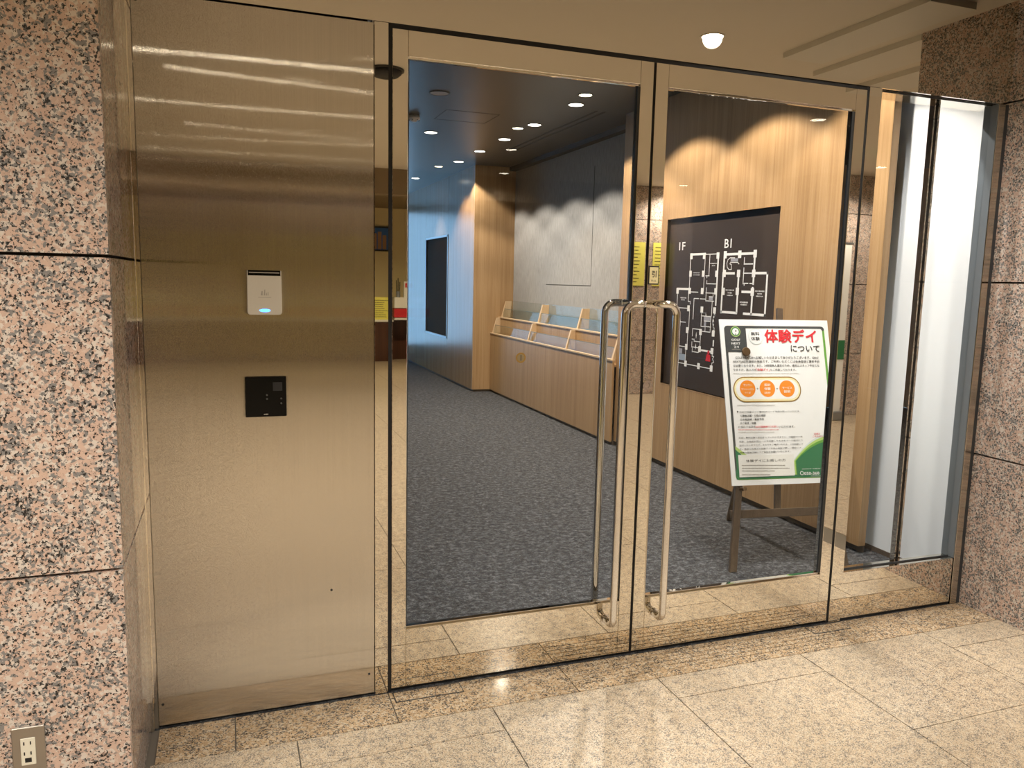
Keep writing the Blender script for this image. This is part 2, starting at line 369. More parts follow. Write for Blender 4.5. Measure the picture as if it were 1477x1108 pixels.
def text_uv(pl, s, a0, b0, width, height, mat, parent, h=0.002, bold=0.0, name='lettering'):
    """flat lettering fitted into a box on a plane: lower-left corner (a0,b0)"""
    cu = bpy.data.curves.new(name, 'FONT'); cu.body = s; cu.size = 1.0; cu.resolution_u = 2
    to = bpy.data.objects.new(name, cu); COL.objects.link(to)
    dg = bpy.context.evaluated_depsgraph_get(); dg.update()
    m0 = bpy.data.meshes.new_from_object(to.evaluated_get(dg))
    bpy.data.objects.remove(to); bpy.data.curves.remove(cu)
    if not m0.vertices: return None
    V = [v.co.copy() for v in m0.vertices]; P = [tuple(p.vertices) for p in m0.polygons]; bpy.data.meshes.remove(m0)
    shifts = [(0, 0)] if bold == 0 else [(-bold, 0), (bold, 0), (0, bold), (0, -bold)]     # heavier strokes: shifted copies
    xs = [v.x for v in V]; ys = [v.y for v in V]
    x0, x1, y0, y1 = min(xs)-bold, max(xs)+bold, min(ys)-bold, max(ys)+bold
    sx = width/max(1e-6, x1-x0); sy = height/max(1e-6, y1-y0)
    vv = []; ff = []
    for q, (dx, dy) in enumerate(shifts):
        k = len(vv); vv += [pl.at(a0+(v.x+dx-x0)*sx, b0+(v.y+dy-y0)*sy, h+q*0.00004) for v in V]; ff += [tuple(i+k for i in p) for p in P]
    me = bpy.data.meshes.new(name); me.from_pydata(vv, [], ff)
    me.materials.clear(); me.materials.append(M[mat]); me.name = name
    o = bpy.data.objects.new(name, me); COL.objects.link(o); 
    if parent is not None:
        o.parent = parent; o.matrix_parent_inverse = parent.matrix_basis.inverted() if parent.parent is None else (parent.parent.matrix_basis @ parent.matrix_parent_inverse @ parent.matrix_basis).inverted()
    return o
def text_px(pl, s, x0, y0, x1, y1, mat, parent, h=0.002, bold=0.0, name='lettering'):
    """text box given by photo pixels of its lower-left and upper-right corners"""
    a0, b0 = pl.uv(x0, y0); a1, b1 = pl.uv(x1, y1)
    return text_uv(pl, s, a0, b0, a1-a0, b1-b0, mat, parent, h, bold, name)

# ================================================================== THE SETTING
ZT = 2.35           # underside of the transom
ZL = 2.80           # lobby ceiling
ZH = 3.00           # corridor ceiling
XR = 3.337          # right granite face
XL = -0.275         # left pier return
PD = 0.50           # pier depth

# ---- lobby floor: grout bed with granite tiles
floor = struct(B(-4.2, 9.2, -12.2, 0.0, -0.06, -0.004).build('floor', 'grout'))
G = 0.0022
def tile(x0, x1, y0, y1, mat):
    B(x0+G, x1-G, y0+G, y1-G, -0.02, 0.0).build('tile', mat, floor)
BY = -0.207
for x0, x1 in ((-0.25, -0.01), (-0.01, 0.52), (0.52, 1.20), (2.52, XR)):
    tile(x0, x1, BY, -0.002, 'floor_border')
gy = [-0.002, -0.036, -0.066, -0.096, -0.126, -0.156, BY]
for k in range(6): tile(1.20, 2.52, gy[k+1], gy[k], 'floor_border')
xs = [-4.05+0.676*k for k in range(20)]
xs = [x-0.001 for x in xs if x < 9.2]
# column lines pass through 0.18, 0.855, 1.53, 2.205, 2.88
xs = [0.18+0.675*k for k in range(-7, 14)]
for k in range(len(xs)-1):
    col = k-7
    x0, x1 = xs[k], xs[k+1]
    cuts = [BY]; y = -0.36 if col % 2 == 0 else -0.79
    while y > -12.1:
        cuts.append(y); y -= 0.86
    cuts.append(-12.2)
    if x1 < -0.25 or x0 > XR:
        cuts = [-0.52]+[c for c in cuts if c < -0.55]
    for a, b_ in zip(cuts[:-1], cuts[1:]):
        if x0 < -0.25 < x1 and a > -0.5: tile(-0.262, x1, b_, a, 'floor_stone')
        elif x0 < XR < x1 and a > -0.5: tile(x0, XR+0.008, b_, a, 'floor_stone')
        else: tile(x0, x1, b_, a, 'floor_stone')
# ---- floor hinge covers in front of the doors
for hx0, hx1, lab in ((0.535, 0.79, 'flat stone-filled floor hinge cover below the left door corner'), (2.40, 2.60, 'flat stone-filled floor hinge cover below the right door corner')):
    t = empty('floor_hinge_cover', ((hx0+hx1)/2, -0.04, 0.0))
    tag(t, lab, 'hinge cover', 'floor hinge covers')
    fr = MB()
    for a in ((hx0, hx1, -0.078, -0.075), (hx0, hx1, -0.012, -0.009), (hx0, hx0+0.003, -0.078, -0.009), (hx1-0.003, hx1, -0.078, -0.009)):
        fr.box(a[0], a[1], a[2], a[3], 0.0, 0.0022)
    fr.build('frame', 'dark_metal', t)
    B(hx0+0.003, hx1-0.003, -0.075, -0.012, 0.0, 0.0016).build('stone_inlay', 'floor_border', t)

# ---- corridor floor: carpet
carpet = struct(B(-2.2, 6.0, 0.0, 14.0, -0.06, -0.001).build('floor', 'carpet'))
for i in range(-4, 12):
    for j in range(0, 27):
        if -0.2 < i*0.5 < 3.9 and i*0.5+0.5 > 0.4 and j < 15:
            B(i*0.5+0.0006, i*0.5+0.4994, 0.03+j*0.5+0.0006, 0.03+j*0.5+0.4994, -0.002, 0.003).build('carpet_tile', 'carpet', carpet)

# ---- granite piers with panels and recessed joints
ZJ = [0.0, 0.745, 1.555, 2.36, ZL]
J = 0.004
def pier_side(wall, faces):
    for f, mat in faces:
        for z0, z1 in zip(ZJ[:-1], ZJ[1:]):
            f_ = f(z0 + (J if z0 > 0 else 0), z1-(J if z1 < ZL else 0))
            f_.build('granite_panel', mat, wall)
wl = struct(B(-1.30, XL-0.02, -PD+0.02, 0.25, 0.0, ZL).build('wall_left', 'joint'))
pier_side(wl, [(lambda a, b_: B(-1.30, XL, -PD, -PD+0.03, a, b_), 'granite'), (lambda a, b_: B(XL-0.03, XL, -PD+0.032, -0.012, a, b_), 'granite_polished')])
wr = struct(B(XR+0.02, XR+1.8, -PD+0.0, 0.10, 0.0, ZL).build('wall_right', 'joint'))
pier_side(wr, [(lambda a, b_: B(XR, XR+0.03, -PD-0.02, 0.0, a, b_), 'granite'), (lambda a, b_: B(XR+0.032, XR+1.8, -PD-0.02, -PD+0.01, a, b_), 'granite')])

# ---- lobby shell behind the camera
ceil_l = struct(B(-4.2, 9.2, -6.8, 0.0, ZL, ZL+0.1).build('ceiling', 'cream'))
for a in ((2.93, 3.20, -1.08, -0.10, 'grey_paint'), (3.34, 3.64, -1.32, -0.53, 'grey_paint'), (3.80, 4.08, -1.55, -0.53, 'grey_paint')):
    B(a[0], a[1], a[2], a[3], ZL-0.03, ZL).build('ceiling_panel', a[4], ceil_l)
struct(B(-4.2, 9.2, -12.2, -6.8, ZL, ZL+0.1).build('ceiling', 'brown_panel'))
struct(B(-4.2, 9.2, -7.0, -6.8, 2.50, ZL).build('trim_1', 'brown_panel'))
struct(B(-4.2, 9.2, -12.3, -12.2, 0, ZL).build('wall_back', 'yellow_wall'))
struct(B(-4.3, -4.2, -12.2, -0.5, 0, ZL).build('wall_lobby_left', 'yellow_wall'))
wlf = struct(B(-4.2, -1.30, -PD, -PD+0.1, 0, ZL).build('wall_front_left', 'granite'))
wrf = struct(B(XR+1.8, 9.2, -PD, -PD+0.1, 0, ZL).build('wall_front_right', 'granite'))
struct(B(9.2, 9.3, -12.2, -0.5, 0, ZL).build('wall_lobby_right', 'granite'))

# ---- front: jambs, transom, mirror trims
t2 = struct(empty('trim_2', (1.5, 0, ZT)))
B(XL, XR, 0.0, 0.16, ZT, ZL).build('transom_face', 'mirror', t2)
B(0.52, 2.545, 0.008, 0.10, ZT-0.014, ZT-0.0005).build('head_gap', 'black', t2)
t3 = struct(empty('trim_3', (0.49, 0, 0)))
B(0.4735, 0.521, 0.0, 0.07, 0.0, ZT-0.0008).build('jamb', 'mirror', t3, bevel=0.001)
B(0.521, 0.533, 0.006, 0.07, 0.0, ZT-0.001).build('gap_seal', 'black', t3)
t4 = struct(empty('trim_4', (2.57, 0, 0)))
B(2.540, 2.605, 0.0, 0.07, 0.0, ZT-0.0008).build('jamb', 'mirror', t4, bevel=0.001)
B(2.527, 2.540, 0.006, 0.07, 0.0, ZT-0.001).build('gap_seal', 'black', t4)
# mirror trim between the pier return and the hairline panel
t5 = struct(empty('trim_5', (-0.262, 0, 0)))
B(XL-0.02, XL+0.011, -0.012, 0.03, 0.0, ZT).build('corner_strip', 'mirror', t5, bevel=0.001)
B(XL+0.011, -0.2515, 0.004, 0.03, 0.0, ZT).build('corner_strip', 'mirror', t5)

# ---- side light right of the doors
w2 = struct(empty('window_1', (2.95, 0.02, 0)))
B(2.605, 3.270, 0.0, 0.07, 0.012, 0.232).build('sill_rail', 'mirror', w2, bevel=0.0015)
B(2.605, 3.270, 0.004, 0.06, 0.0, 0.012).build('sill_gap', 'black', w2)
B(2.605, 3.270, 0.030, 0.034, 0.232, 0.238).build('glazing_bead', 'dark_metal', w2)
B(2.605, 3.2705, 0.034, 0.042, 0.232, ZT-0.001).build('pane', 'glass', w2)
B(2.605, 3.2705, 0.030, 0.034, ZT-0.006, ZT-0.0005).build('glazing_bead', 'dark_metal', w2)
B(3.275, 3.315, -0.002, 0.07, 0.0, ZT-0.0008).build('corner_post', 'hairline', w2, bevel=0.001)
B(3.2708, 3.2748, 0.0005, 0.07, 0.233, ZT-0.001).build('post_liner', 'reflection_steel', w2)  # added strip over the post side, coloured like blue grey reflections
B(3.315, XR-0.0005, 0.0, 0.07, 0.0, ZT-0.0008).build('corner_post', 'dark_metal', w2)

# ---- double doors
def door(name, x0, x1, hinge_left):
    d = struct(empty(name, ((x0+x1)/2, 0.02, 0.012)))
    z0, z1, zr, zt = 0.014, ZT-0.0155, 0.238, 2.250
    sw = 0.0535; T = 0.045
    B(x0, x0+sw, 0, T, z0, z1).build('stile', 'mirror', d, bevel=0.0012)
    B(x1-sw, x1, 0, T, z0, z1).build('stile', 'mirror', d, bevel=0.0012)
    B(x0+sw+0.0006, x1-sw-0.0006, 0.0002, T, z0, zr).build('rail', 'mirror', d, bevel=0.0012)
    B(x0+sw+0.0006, x1-sw-0.0006, 0.0002, T, zt, z1).build('rail', 'mirror', d, bevel=0.0012)
    B(x0+sw-0.002, x1-sw+0.002, 0.019, 0.027, zr-0.002, zt+0.002).build('pane', 'glass', d)
    B(x0+sw+0.001, x1-sw-0.001, 0.010, 0.019, zr, zr+0.006).build('glazing_bead', 'chrome', d, bevel=0.001)
    B(x0+sw+0.001, x1-sw-0.001, 0.012, 0.019, zt-0.005, zt).build('glazing_bead', 'chrome', d)
    B(x0+sw, x0+sw+0.006, 0.012, 0.019, zr+0.006, zt-0.005).build('glazing_bead', 'dark_metal', d)
    B(x1-sw-0.007, x1-sw, 0.010, 0.019, zr+0.006, zt-0.005).build('glazing_bead', 'dark_metal', d)
    return d
door1 = door('door_1', 0.5335, 1.5175, True)
door2 = door('door_2', 1.5285, 2.5265, False)
B(1.5177, 1.5283, 0.010, 0.045, 0.012, ZT-0.014).build('meeting_seal', 'black', door1)
B(0.5335, 2.5265, 0.012, 0.040, 0.001, 0.014).build('bottom_seal', 'black', door1)
def arc(c, a, b, r, n=7):
    return [Vector(c)+Vector(a)*r*math.cos(t)+Vector(b)*r*math.sin(t) for t in [math.pi/2*k/n for k in range(n+1)]]
def pull(parent, xb, xm, yb, yd, name='pull_handle'):
    """tall D pull: vertical bar, top arm swinging sideways to the stile, bottom arm straight to the rail"""
    sgn = 1 if xm > xb else -1; sy = 1 if yd > yb else -1
    zt, zb, r, R_ = 1.438, 0.166, 0.0150, 0.042
    pts = [Vector((xm, yd, zt)), Vector((xm, yd-sy*0.012, zt))]
    mid_y = yb
    # from the stile straight out, round a corner, along to the bar
    pts += [Vector((xm, yb+sy*0.022, zt))]
    pts += arc((xm-sgn*0.022, yb+sy*0.022, zt), (sgn, 0, 0), (0, -sy, 0), 0.022)[1:]
    pts += arc((xb+sgn*R_, yb, zt-R_), (0, 0, 1), (-sgn, 0, 0), R_)
    rb = 0.030
    pts += arc((xb, yb+sy*rb, zb+rb), (0, -sy, 0), (0, 0, -1), rb)
    pts += [Vector((xb, yd, zb))]
    h = MB().tube(pts, r, 18).build(name, 'chrome', parent, smooth=True)
    MB().cyl((xm, yd-sy*0.004, zt), (0, sy, 0), 0.021, 0.004, 24).build('mount_rose', 'chrome', h)
    MB().cyl((xb, yd-sy*0.004, zb), (0, sy, 0), 0.021, 0.004, 24).build('mount_rose', 'chrome', h)
    return h
pull(door1, 1.405, 1.488, -0.062, 0.0); pull(door1, 1.405, 1.488, 0.107, 0.045)
pull(door2, 1.628, 1.558, -0.062, 0.0); pull(door2, 1.628, 1.558, 0.107, 0.045)
lk = MB().ring((1.545, 0.0, 1.118), (0, -1, 0), 0.010, 0.019, 0.006).build('lock_rose', 'chrome', door2)
MB().cyl((1.545, 0.0, 1.118), (0, -1, 0), 0.0095, 0.004).build('lock_cylinder', 'chrome', lk)
# pull plaque on the right leaf
pq = empty('pull_sign', (1.552, -0.001, 1.51)); tag(pq, 'small framed plaque with a black character above the door lock', 'sign')
B(1.5305, 1.5755, -0.003, -0.0002, 1.512, 1.584).build('frame', 'ink', pq)
B(1.5345, 1.5715, -0.0045, -0.003, 1.517, 1.579).build('face', 'cream_print', pq)
plq = Plane((0, -0.0046, 0), (1, 0, 0), (0, 0, 1))
text_uv(plq, '引', 1.543, 1.540, 0.020, 0.026, 'ink', pq, 0.0006, 0.02)
text_uv(plq, 'PULL', 1.542, 1.524, 0.022, 0.007, 'ink', pq, 0.0006)

# ================================================================== STEEL PANEL AND ITS DEVICES
sp = empty('steel_panel', (0.11, 0, 0)); tag(sp, 'tall brushed stainless steel wall panel carrying the card reader', 'panel')
B(-0.250, 0.4715, 0.0, 0.03, 0.010, ZT-0.006).build('sheet', 'panel', sp, bevel=0.0012)
B(-0.250, 0.4715, 0.012, 0.03, 0.0, 0.010).build('shadow_gap', 'black', sp)
for x, z, m_ in ((-0.236, 2.32, 'black'), (0.452, 2.235, 'chrome'), (-0.236, 0.085, 'black'), (0.452, 0.085, 'black'), (0.32, 0.42, 'black')):
    MB().cyl((x, 0.0, z), (0, -1, 0), 0.0042, 0.0012, 12).build('screw', m_, sp)
cr = empty('card_reader', (0.113, 0, 1.39)); tag(cr, 'silver card reader with a blue light on the steel panel', 'card reader')
pl0 = Plane((0.113, -0.026, 1.388), (1, 0, 0), (0, 0, 1))
pts = [(a, b_) for a, b_ in rrect(-0.054, 0.054, 0.0, 0.143, 0.0105)]
pts = [(a*(0.985 if b_ > 0.07 else 1.0), 0.143 if b_ > 0.13 else b_) for a, b_ in pts]
MB().prism([pl0.at(a, b_, 0.0) for a, b_ in pts], (0, 0.026, 0)).build('body', 'reader', cr, bevel=0.0018)
sl = MB().box(0.113-0.050, 0.113+0.050, -0.0268, -0.010, 1.388+0.1265, 1.388+0.1435).build('card_slot', 'black_gloss', cr)
B(0.113-0.047, 0.113+0.047, -0.0278, -0.0268, 1.388+0.1345, 1.388+0.1375).build('slot_lip', 'steel_plate', sl)
poly_uv(pl0, [(0.031*math.cos(t)*0.55, 0.0145+0.0048*math.sin(t)) for t in [2*math.pi*k/24 for k in range(24)]], 'status_light', 'led', cr, 0.0003)
for a in ((-0.012, 0.063, 0.006, 0.014), (-0.003, 0.063, 0.005, 0.019), (0.004, 0.063, 0.003, 0.009), (0.009, 0.063, 0.003, 0.012)):
    poly_uv(pl0, [(a[0], a[1]), (a[0]+a[2], a[1]), (a[0]+a[2], a[1]+a[3]), (a[0]+a[2]*0.5, a[1]+a[3])], 'emblem', 'print_grey', cr, 0.0003)
poly_uv(pl0, [(-0.020, 0.056), (0.020, 0.056), (0.020, 0.0575), (-0.020, 0.0575)], 'emblem_line', 'print_grey', cr, 0.0003)
tp = empty('touch_panel', (0.112, 0, 1.05)); tag(tp, 'square black glass touch panel on the steel panel below the card reader', 'touch panel')
B(0.047, 0.177, -0.010, 0.0, 1.050, 1.184).build('plate', 'black_gloss', tp, bevel=0.0015)
pl1 = Plane((0.112, -0.010, 1.050), (1, 0, 0), (0, 0, 1))
for a, b_ in ((0.003, 0.073), (0.003, 0.060), (0.048, 0.060), (0.048, 0.044)):
    poly_uv(pl1, disc(a, b_, 0.0032, 14), 'icon', 'slate', tp, 0.0002)
poly_uv(pl1, [(-0.008, 0.007), (0.006, 0.007), (0.006, 0.010), (-0.008, 0.010)], 'icon', 'print_grey', tp, 0.0002)
poly_uv(pl1, [(0.022, 0.086), (0.052, 0.086), (0.052, 0.115), (0.022, 0.115)], 'icon', 'black', tp, 0.0002)

# ---- power outlet on the left pier
ol = empty('power_outlet', (-0.513, -PD, 0.22)); tag(ol, 'steel power outlet plate low on the left granite pier', 'outlet')
B(-0.550, -0.475, -PD-0.006, -PD, 0.222, 0.347).build('plate', 'steel_plate', ol, bevel=0.0018)
ins = B(-0.530, -0.4965, -PD-0.0085, -PD-0.004, 0.244, 0.318).build('socket_insert', 'ivory', ol, bevel=0.001)
for a in ((-0.5235, -0.5205, 0.300, 0.309), (-0.5085, -0.5055, 0.300, 0.309), (-0.5235, -0.5205, 0.272, 0.281), (-0.5085, -0.5055, 0.272, 0.281)):
    B(a[0], a[1], -PD-0.0089, -PD-0.0083, a[2], a[3]).build('slot', 'black', ins)
B(-0.5215, -0.5065, -PD-0.0089, -PD-0.0083, 0.252, 0.264).build('jack', 'black', ins)
for z in (0.337, 0.231): MB().cyl((-0.513, -PD-0.0062, z), (0, -1, 0), 0.003, 0.0012, 12).build('screw', 'steel_plate', ol)

# ================================================================== CORRIDOR SHELL
XW = 3.372          # map wall face
wood_w = struct(B(XW+0.036, XW+0.05, 0.705, 3.76, 0.0, ZH).build('wall_wood', 'plinth'))
MAPY0, MAPY1, MAPZ0, MAPZ1 = 1.575, 2.965, 0.700, 2.031
for a in ((0.70, MAPY0, 0.045, ZH), (MAPY1, 3.76, 0.045, ZH), (MAPY0, MAPY1, 0.045, MAPZ0), (MAPY0, MAPY1, MAPZ1, ZH)):
    B(XW, XW+0.036 if a[0] != 0.70 else XW+0.05, a[0], a[1], a[2], a[3]).build('veneer_panel', 'wood', wood_w)
rv = MB().box(XW-0.001, XW+0.034, MAPY0-0.008, MAPY0, MAPZ0-0.008, MAPZ1+0.008).box(XW-0.001, XW+0.034, MAPY1, MAPY1+0.008, MAPZ0-0.008, MAPZ1+0.008)
rv.box(XW-0.001, XW+0.034, MAPY0, MAPY1, MAPZ0-0.008, MAPZ0).box(XW-0.001, XW+0.034, MAPY0, MAPY1, MAPZ1, MAPZ1+0.008)
rv.build('recess_edging', 'wood', wood_w)
# cove cut of the wall core behind the map: board sits in front of the core
white_w = struct(B(3.50, 3.62, 0.135, 3.70, 0.0, ZH).build('wall_white', 'white'))
B(3.492, 3.5, 0.135, 1.2, 0.0, 0.03).build('baseboard_white', 'plinth', white_w)
# grey niche wall
grey_w = struct(B(3.65, 3.75, 3.70, 7.40, 0.0, ZH-0.05).build('wall_grey', 'greywall'))
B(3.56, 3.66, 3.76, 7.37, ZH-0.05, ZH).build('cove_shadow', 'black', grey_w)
for a in ((3.648, 3.6505, 4.945, 4.951, 1.475, 2.72), (3.648, 3.6505, 4.945, 6.20, 1.472, 1.479)):
    B(*a).build('hatch_groove', 'joint', grey_w)
struct(B(3.42, 3.66, 3.62, 3.76, 0.0, ZH).build('wall_return', 'wood'))
# far wood wall and column
XF = 3.085
far_w = struct(B(XF+0.02, 3.9, 7.39, 11.40, 0.0, ZH).build('wall_far', 'plinth'))
B(XF, 3.66, 7.370, 7.392, 0.035, ZH).build('veneer_panel', 'wood', far_w)
NY0, NY1, NZ0, NZ1 = 8.68, 10.07, 0.655, 2.165
for a in ((7.392, NY0-0.004, 0.035, ZH), (NY0+0.0, NY1, 0.035, NZ0-0.03), (NY0, NY1, NZ1, ZH), (NY1+0.004, 11.40, 0.035, ZH)):
    B(XF, XF+0.022, a[0], a[1], a[2], a[3]).build('veneer_panel', 'wood_gloss', far_w)
w3 = struct(empty('window_2', (XF, 9.4, NZ0)))
nf = MB().box(XF-0.006, XF+0.02, NY0, NY0+0.03, NZ0-0.03, NZ1).box(XF-0.006, XF+0.02, NY1-0.03, NY1, NZ0-0.03, NZ1).box(XF-0.006, XF+0.02, NY0, NY1, NZ1-0.03, NZ1).box(XF-0.006, XF+0.02, NY0, NY1, NZ0-0.03, NZ0)
nf.build('frame', 'alu', w3)
B(XF+0.012, XF+0.0195, NY0+0.03, NY1-0.03, NZ0, NZ1-0.03).build('display_back', 'niche', w3)
# ceiling of the corridor with hatch and slot diffuser
ceil_h = struct(B(-2.2, 6.0, 0.0, 14.0, ZH, ZH+0.08).build('ceiling', 'hallceil'))
def rect_groove(x0, x1, y0, y1, w, name):
    m = MB()
    m.box(x0, x1, y0, y0+w, ZH-0.0012, ZH).box(x0, x1, y1-w, y1, ZH-0.0012, ZH).box(x0, x0+w, y0, y1, ZH-0.0012, ZH).box(x1-w, x1, y0, y1, ZH-0.0012, ZH)
    m.build(name, 'black', ceil_h)
rect_groove(1.86, 2.36, 4.27, 4.72, 0.006, 'access_hatch_seam')
B(3.06, 3.09, 3.75, 6.10, ZH-0.002, ZH).build('slot_diffuser', 'black', ceil_h)
B(3.14, 3.17, 3.75, 6.10, ZH-0.002, ZH).build('slot_diffuser', 'black', ceil_h)
# left side with daylight openings and far window wall
struct(B(-2.3, -2.2, 0, 14, 0, ZH).build('wall_corridor_left', 'wood'))
struct(B(-2.2, 0.46, 0.05, 0.12, 0.0, ZH).build('wall_front_inner', 'white'))
w4 = struct(empty('window_3', (2.0, 14.0, 0.1)))
for x in (-2.2, 0.2, 2.4, 4.4, 5.95): B(x, x+0.05, 13.95, 14.02, 0.0, ZH).build('mullion', 'alu', w4)
B(-2.2, 6.0, 13.95, 14.02, 0.0, 0.10).build('sill', 'alu', w4)
B(-2.2, 6.0, 13.95, 14.02, 2.88, ZH).build('head', 'alu', w4)
for x0, x1 in ((-2.15, 0.2), (0.25, 2.4), (2.45, 4.4), (4.45, 5.95)): B(x0, x1, 13.98, 13.99, 0.10, 2.88).build('pane', 'window_glass', w4)
struct(B(5.9, 6.0, 7.4, 13.95, 0, ZH).build('wall_corridor_right', 'white'))
struct(B(3.9, 5.9, 7.39, 7.49, 0, ZH).build('wall_corridor_return', 'white'))

# slim dark post behind the side light, its flanks polished
pst = struct(empty('trim_6', (3.0, 0.11, 0)))
B(2.9990, 3.0110, 0.083, 0.112, 0.0, 2.62).build('post_core', 'black_gloss', pst)
B(3.0112, 3.0240, 0.085, 0.112, 0.0, 2.62).build('post_flank', 'mirror', pst)
B(2.9900, 2.9988, 0.085, 0.112, 0.0, 2.62).build('post_flank', 'mirror', pst)
struct(B(3.36, 3.62, 0.102, 0.134, 0.0, ZH).build('trim_7', 'reflection_steel'))  # closes the opening; its colour imitates the dark strip's blue grey reflections

# ================================================================== BROCHURE RACK
rk = empty('brochure_rack', (3.45, 5.5, 0)); tag(rk, 'oak brochure rack in two tiers under the grey wall', 'brochure rack')
RX0 = 3.335; RY0, RY1 = 3.765, 7.365
B(RX0, RX0+0.02, RY0, RY1, 0.035, 0.795).build('front_panel', 'wood', rk)
B(RX0+0.03, 3.645, RY0, RY1, 0.0, 0.05).build('plinth', 'plinth', rk)
B(RX0-0.006, RX0+0.03, RY0, RY1, 0.795, 0.810).build('ledge', 'wood_edge', rk)
B(RX0+0.02, 3.50, RY0, RY1, 0.74, 0.755).build('shelf', 'wood', rk)
B(3.445, 3.462, RY0, RY1, 0.755, 1.010).build('back_panel', 'wood', rk)
B(3.437, 3.475, RY0, RY1, 1.010, 1.024).build('ledge', 'wood_edge', rk)
B(3.462, 3.645, RY0, RY1, 0.96, 0.975).build('shelf', 'wood', rk)
dv = [RY0+0.01, 4.845, 5.965, RY1-0.08]
for k, y in enumerate(dv):
    MB().prism([(RX0+0.004, y, 0.810), (3.444, y, 0.810), (3.444, y, 1.010), (RX0+0.06, y, 1.010)], (0, 0.03, 0)).build('divider', 'wood_edge', rk)
    MB().prism([(3.465, y, 1.024), (3.60, y, 1.024), (3.60, y, 1.235), (3.52, y, 1.235)], (0, 0.03, 0)).build('divider', 'wood_edge', rk)
for k in range(3):
    y0, y1 = dv[k]+0.03, dv[k+1]
    MB().prism([(RX0+0.012, y0, 0.810), (RX0+0.017, y0, 0.810), (RX0+0.042, y0, 0.915), (RX0+0.037, y0, 0.915)], (0, y1-y0, 0)).build('acrylic_front', 'acrylic', rk)
    MB().prism([(RX0+0.036, y0, 0.915), (RX0+0.043, y0, 0.915), (RX0+0.043, y0, 0.919), (RX0+0.036, y0, 0.919)], (0, y1-y0, 0)).build('acrylic_edge', 'glass_edge', rk)
    MB().prism([(3.476, y0, 1.024), (3.481, y0, 1.024), (3.506, y0, 1.130), (3.501, y0, 1.130)], (0, y1-y0, 0)).build('acrylic_front', 'acrylic', rk)
    MB().prism([(3.500, y0, 1.130), (3.507, y0, 1.130), (3.507, y0, 1.134), (3.500, y0, 1.134)], (0, y1-y0, 0)).build('acrylic_edge', 'glass_edge', rk)
    MB().prism([(3.585, y0, 1.0), (3.590, y0, 1.0), (3.605, y0, 1.24), (3.600, y0, 1.24)], (0, y1-y0, 0)).build('acrylic_back', 'acrylic', rk)
vt = empty('glass_sticker', (1.0197, 0.0185, 1.2325)); tag(vt, 'small round translucent sticker on the left door pane', 'sticker')
MB().ring((1.0197, 0.0188, 1.2325), (0, -1, 0), 0.014, 0.0195, 0.0006).build('rim', 'gold', vt)
MB().cyl((1.0197, 0.0188, 1.2325), (0, -1, 0), 0.014, 0.0004).build('face', 'sticker', vt)
B(1.0187, 1.0217, 0.0178, 0.0184, 1.222, 1.243).build('printed_bar', 'slate', vt)

# ================================================================== FLOOR MAP BOARD
mp = empty('floor_plan_board', (XW+0.02, 2.27, MAPZ0)); tag(mp, 'dark brown floor plan board with white plans for 1F and B1', 'floor plan')
B(XW+0.026, XW+0.0355, MAPY0+0.001, MAPY1-0.001, MAPZ0+0.001, MAPZ1-0.001).build('board', 'map', mp)
PM = Plane((XW+0.0258, 0, 0), (0, -1, 0), (0, 0, 1))     # normal points to -X
def seg_uv(m, a, b_, w, h=0.0006, sq=True):
    a = Vector(a); b_ = Vector(b_); d = (b_-a).normalized(); n = Vector((-d.y, d.x))*w/2; d = d*(w/2 if sq else 0)
    q = [a-n-d, b_-n+d, b_+n+d, a+n-d]
    m.prism([PM.at(p.x, p.y, h) for p in q], PM.n*0.0006)
def zoomer(ox, oy, sc): return lambda x, y: PM.uv(ox+x/sc, oy+y/sc)
zA = zoomer(970, 340, 9.2375); zB = zoomer(970, 440, 9.2375); zC = zoomer(1035, 340, 9.2333)
def lines(z, segs, w):
    m = MB()
    for s in segs:
        p = [z(s[i], s[i+1]) for i in range(0, len(s), 2)]
        for a, b_ in zip(p[:-1], p[1:]):
            # plans are square: snap to horizontal / vertical where nearly so
            if abs(a[0]-b_[0]) < 0.28*abs(a[1]-b_[1]): b_ = (a[0]*0.5+b_[0]*0.5, b_[1]); a = (b_[0], a[1])
            elif abs(a[1]-b_[1]) < 0.28*abs(a[0]-b_[0]): t = (a[1]+b_[1])/2; a = (a[0], t); b_ = (b_[0], t)
            seg_uv(m, a, b_, w)
    return m
def blocks(z, pts, w, h):
    m = MB()
    for x, y in pts:
        a, b_ = z(x, y)
        m.prism([PM.at(a+i*w/2, b_+j*h/2, 0.0012) for i, j in ((-1, -1), (1, -1), (1, 1), (-1, 1))], PM.n*0.0006)
    return m
thickA = [(255, 250, 440, 245), (612, 240, 580, 920), (70, 708, 240, 712)]
thinA = [(440, 248, 600, 245), (245, 270, 225, 720), (437, 270, 415, 740), (500, 250, 487, 530), (445, 535, 490, 535), (460, 535, 460, 560), (458, 600, 458, 642, 590, 642), (452, 695, 445, 870, 550, 872), (445, 765, 570, 765), (545, 770, 540, 815, 490, 815),
         (215, 745, 340, 757), (70, 730, 62, 930), (90, 962, 210, 966), (215, 740, 215, 880, 237, 875, 237, 910), (350, 838, 293, 838, 270, 1108), (372, 842, 445, 845), (530, 880, 520, 1070), (393, 1030, 445, 1030, 450, 1070)]
thickB = [(545, 480, 545, 540), (365, 600, 515, 625)]
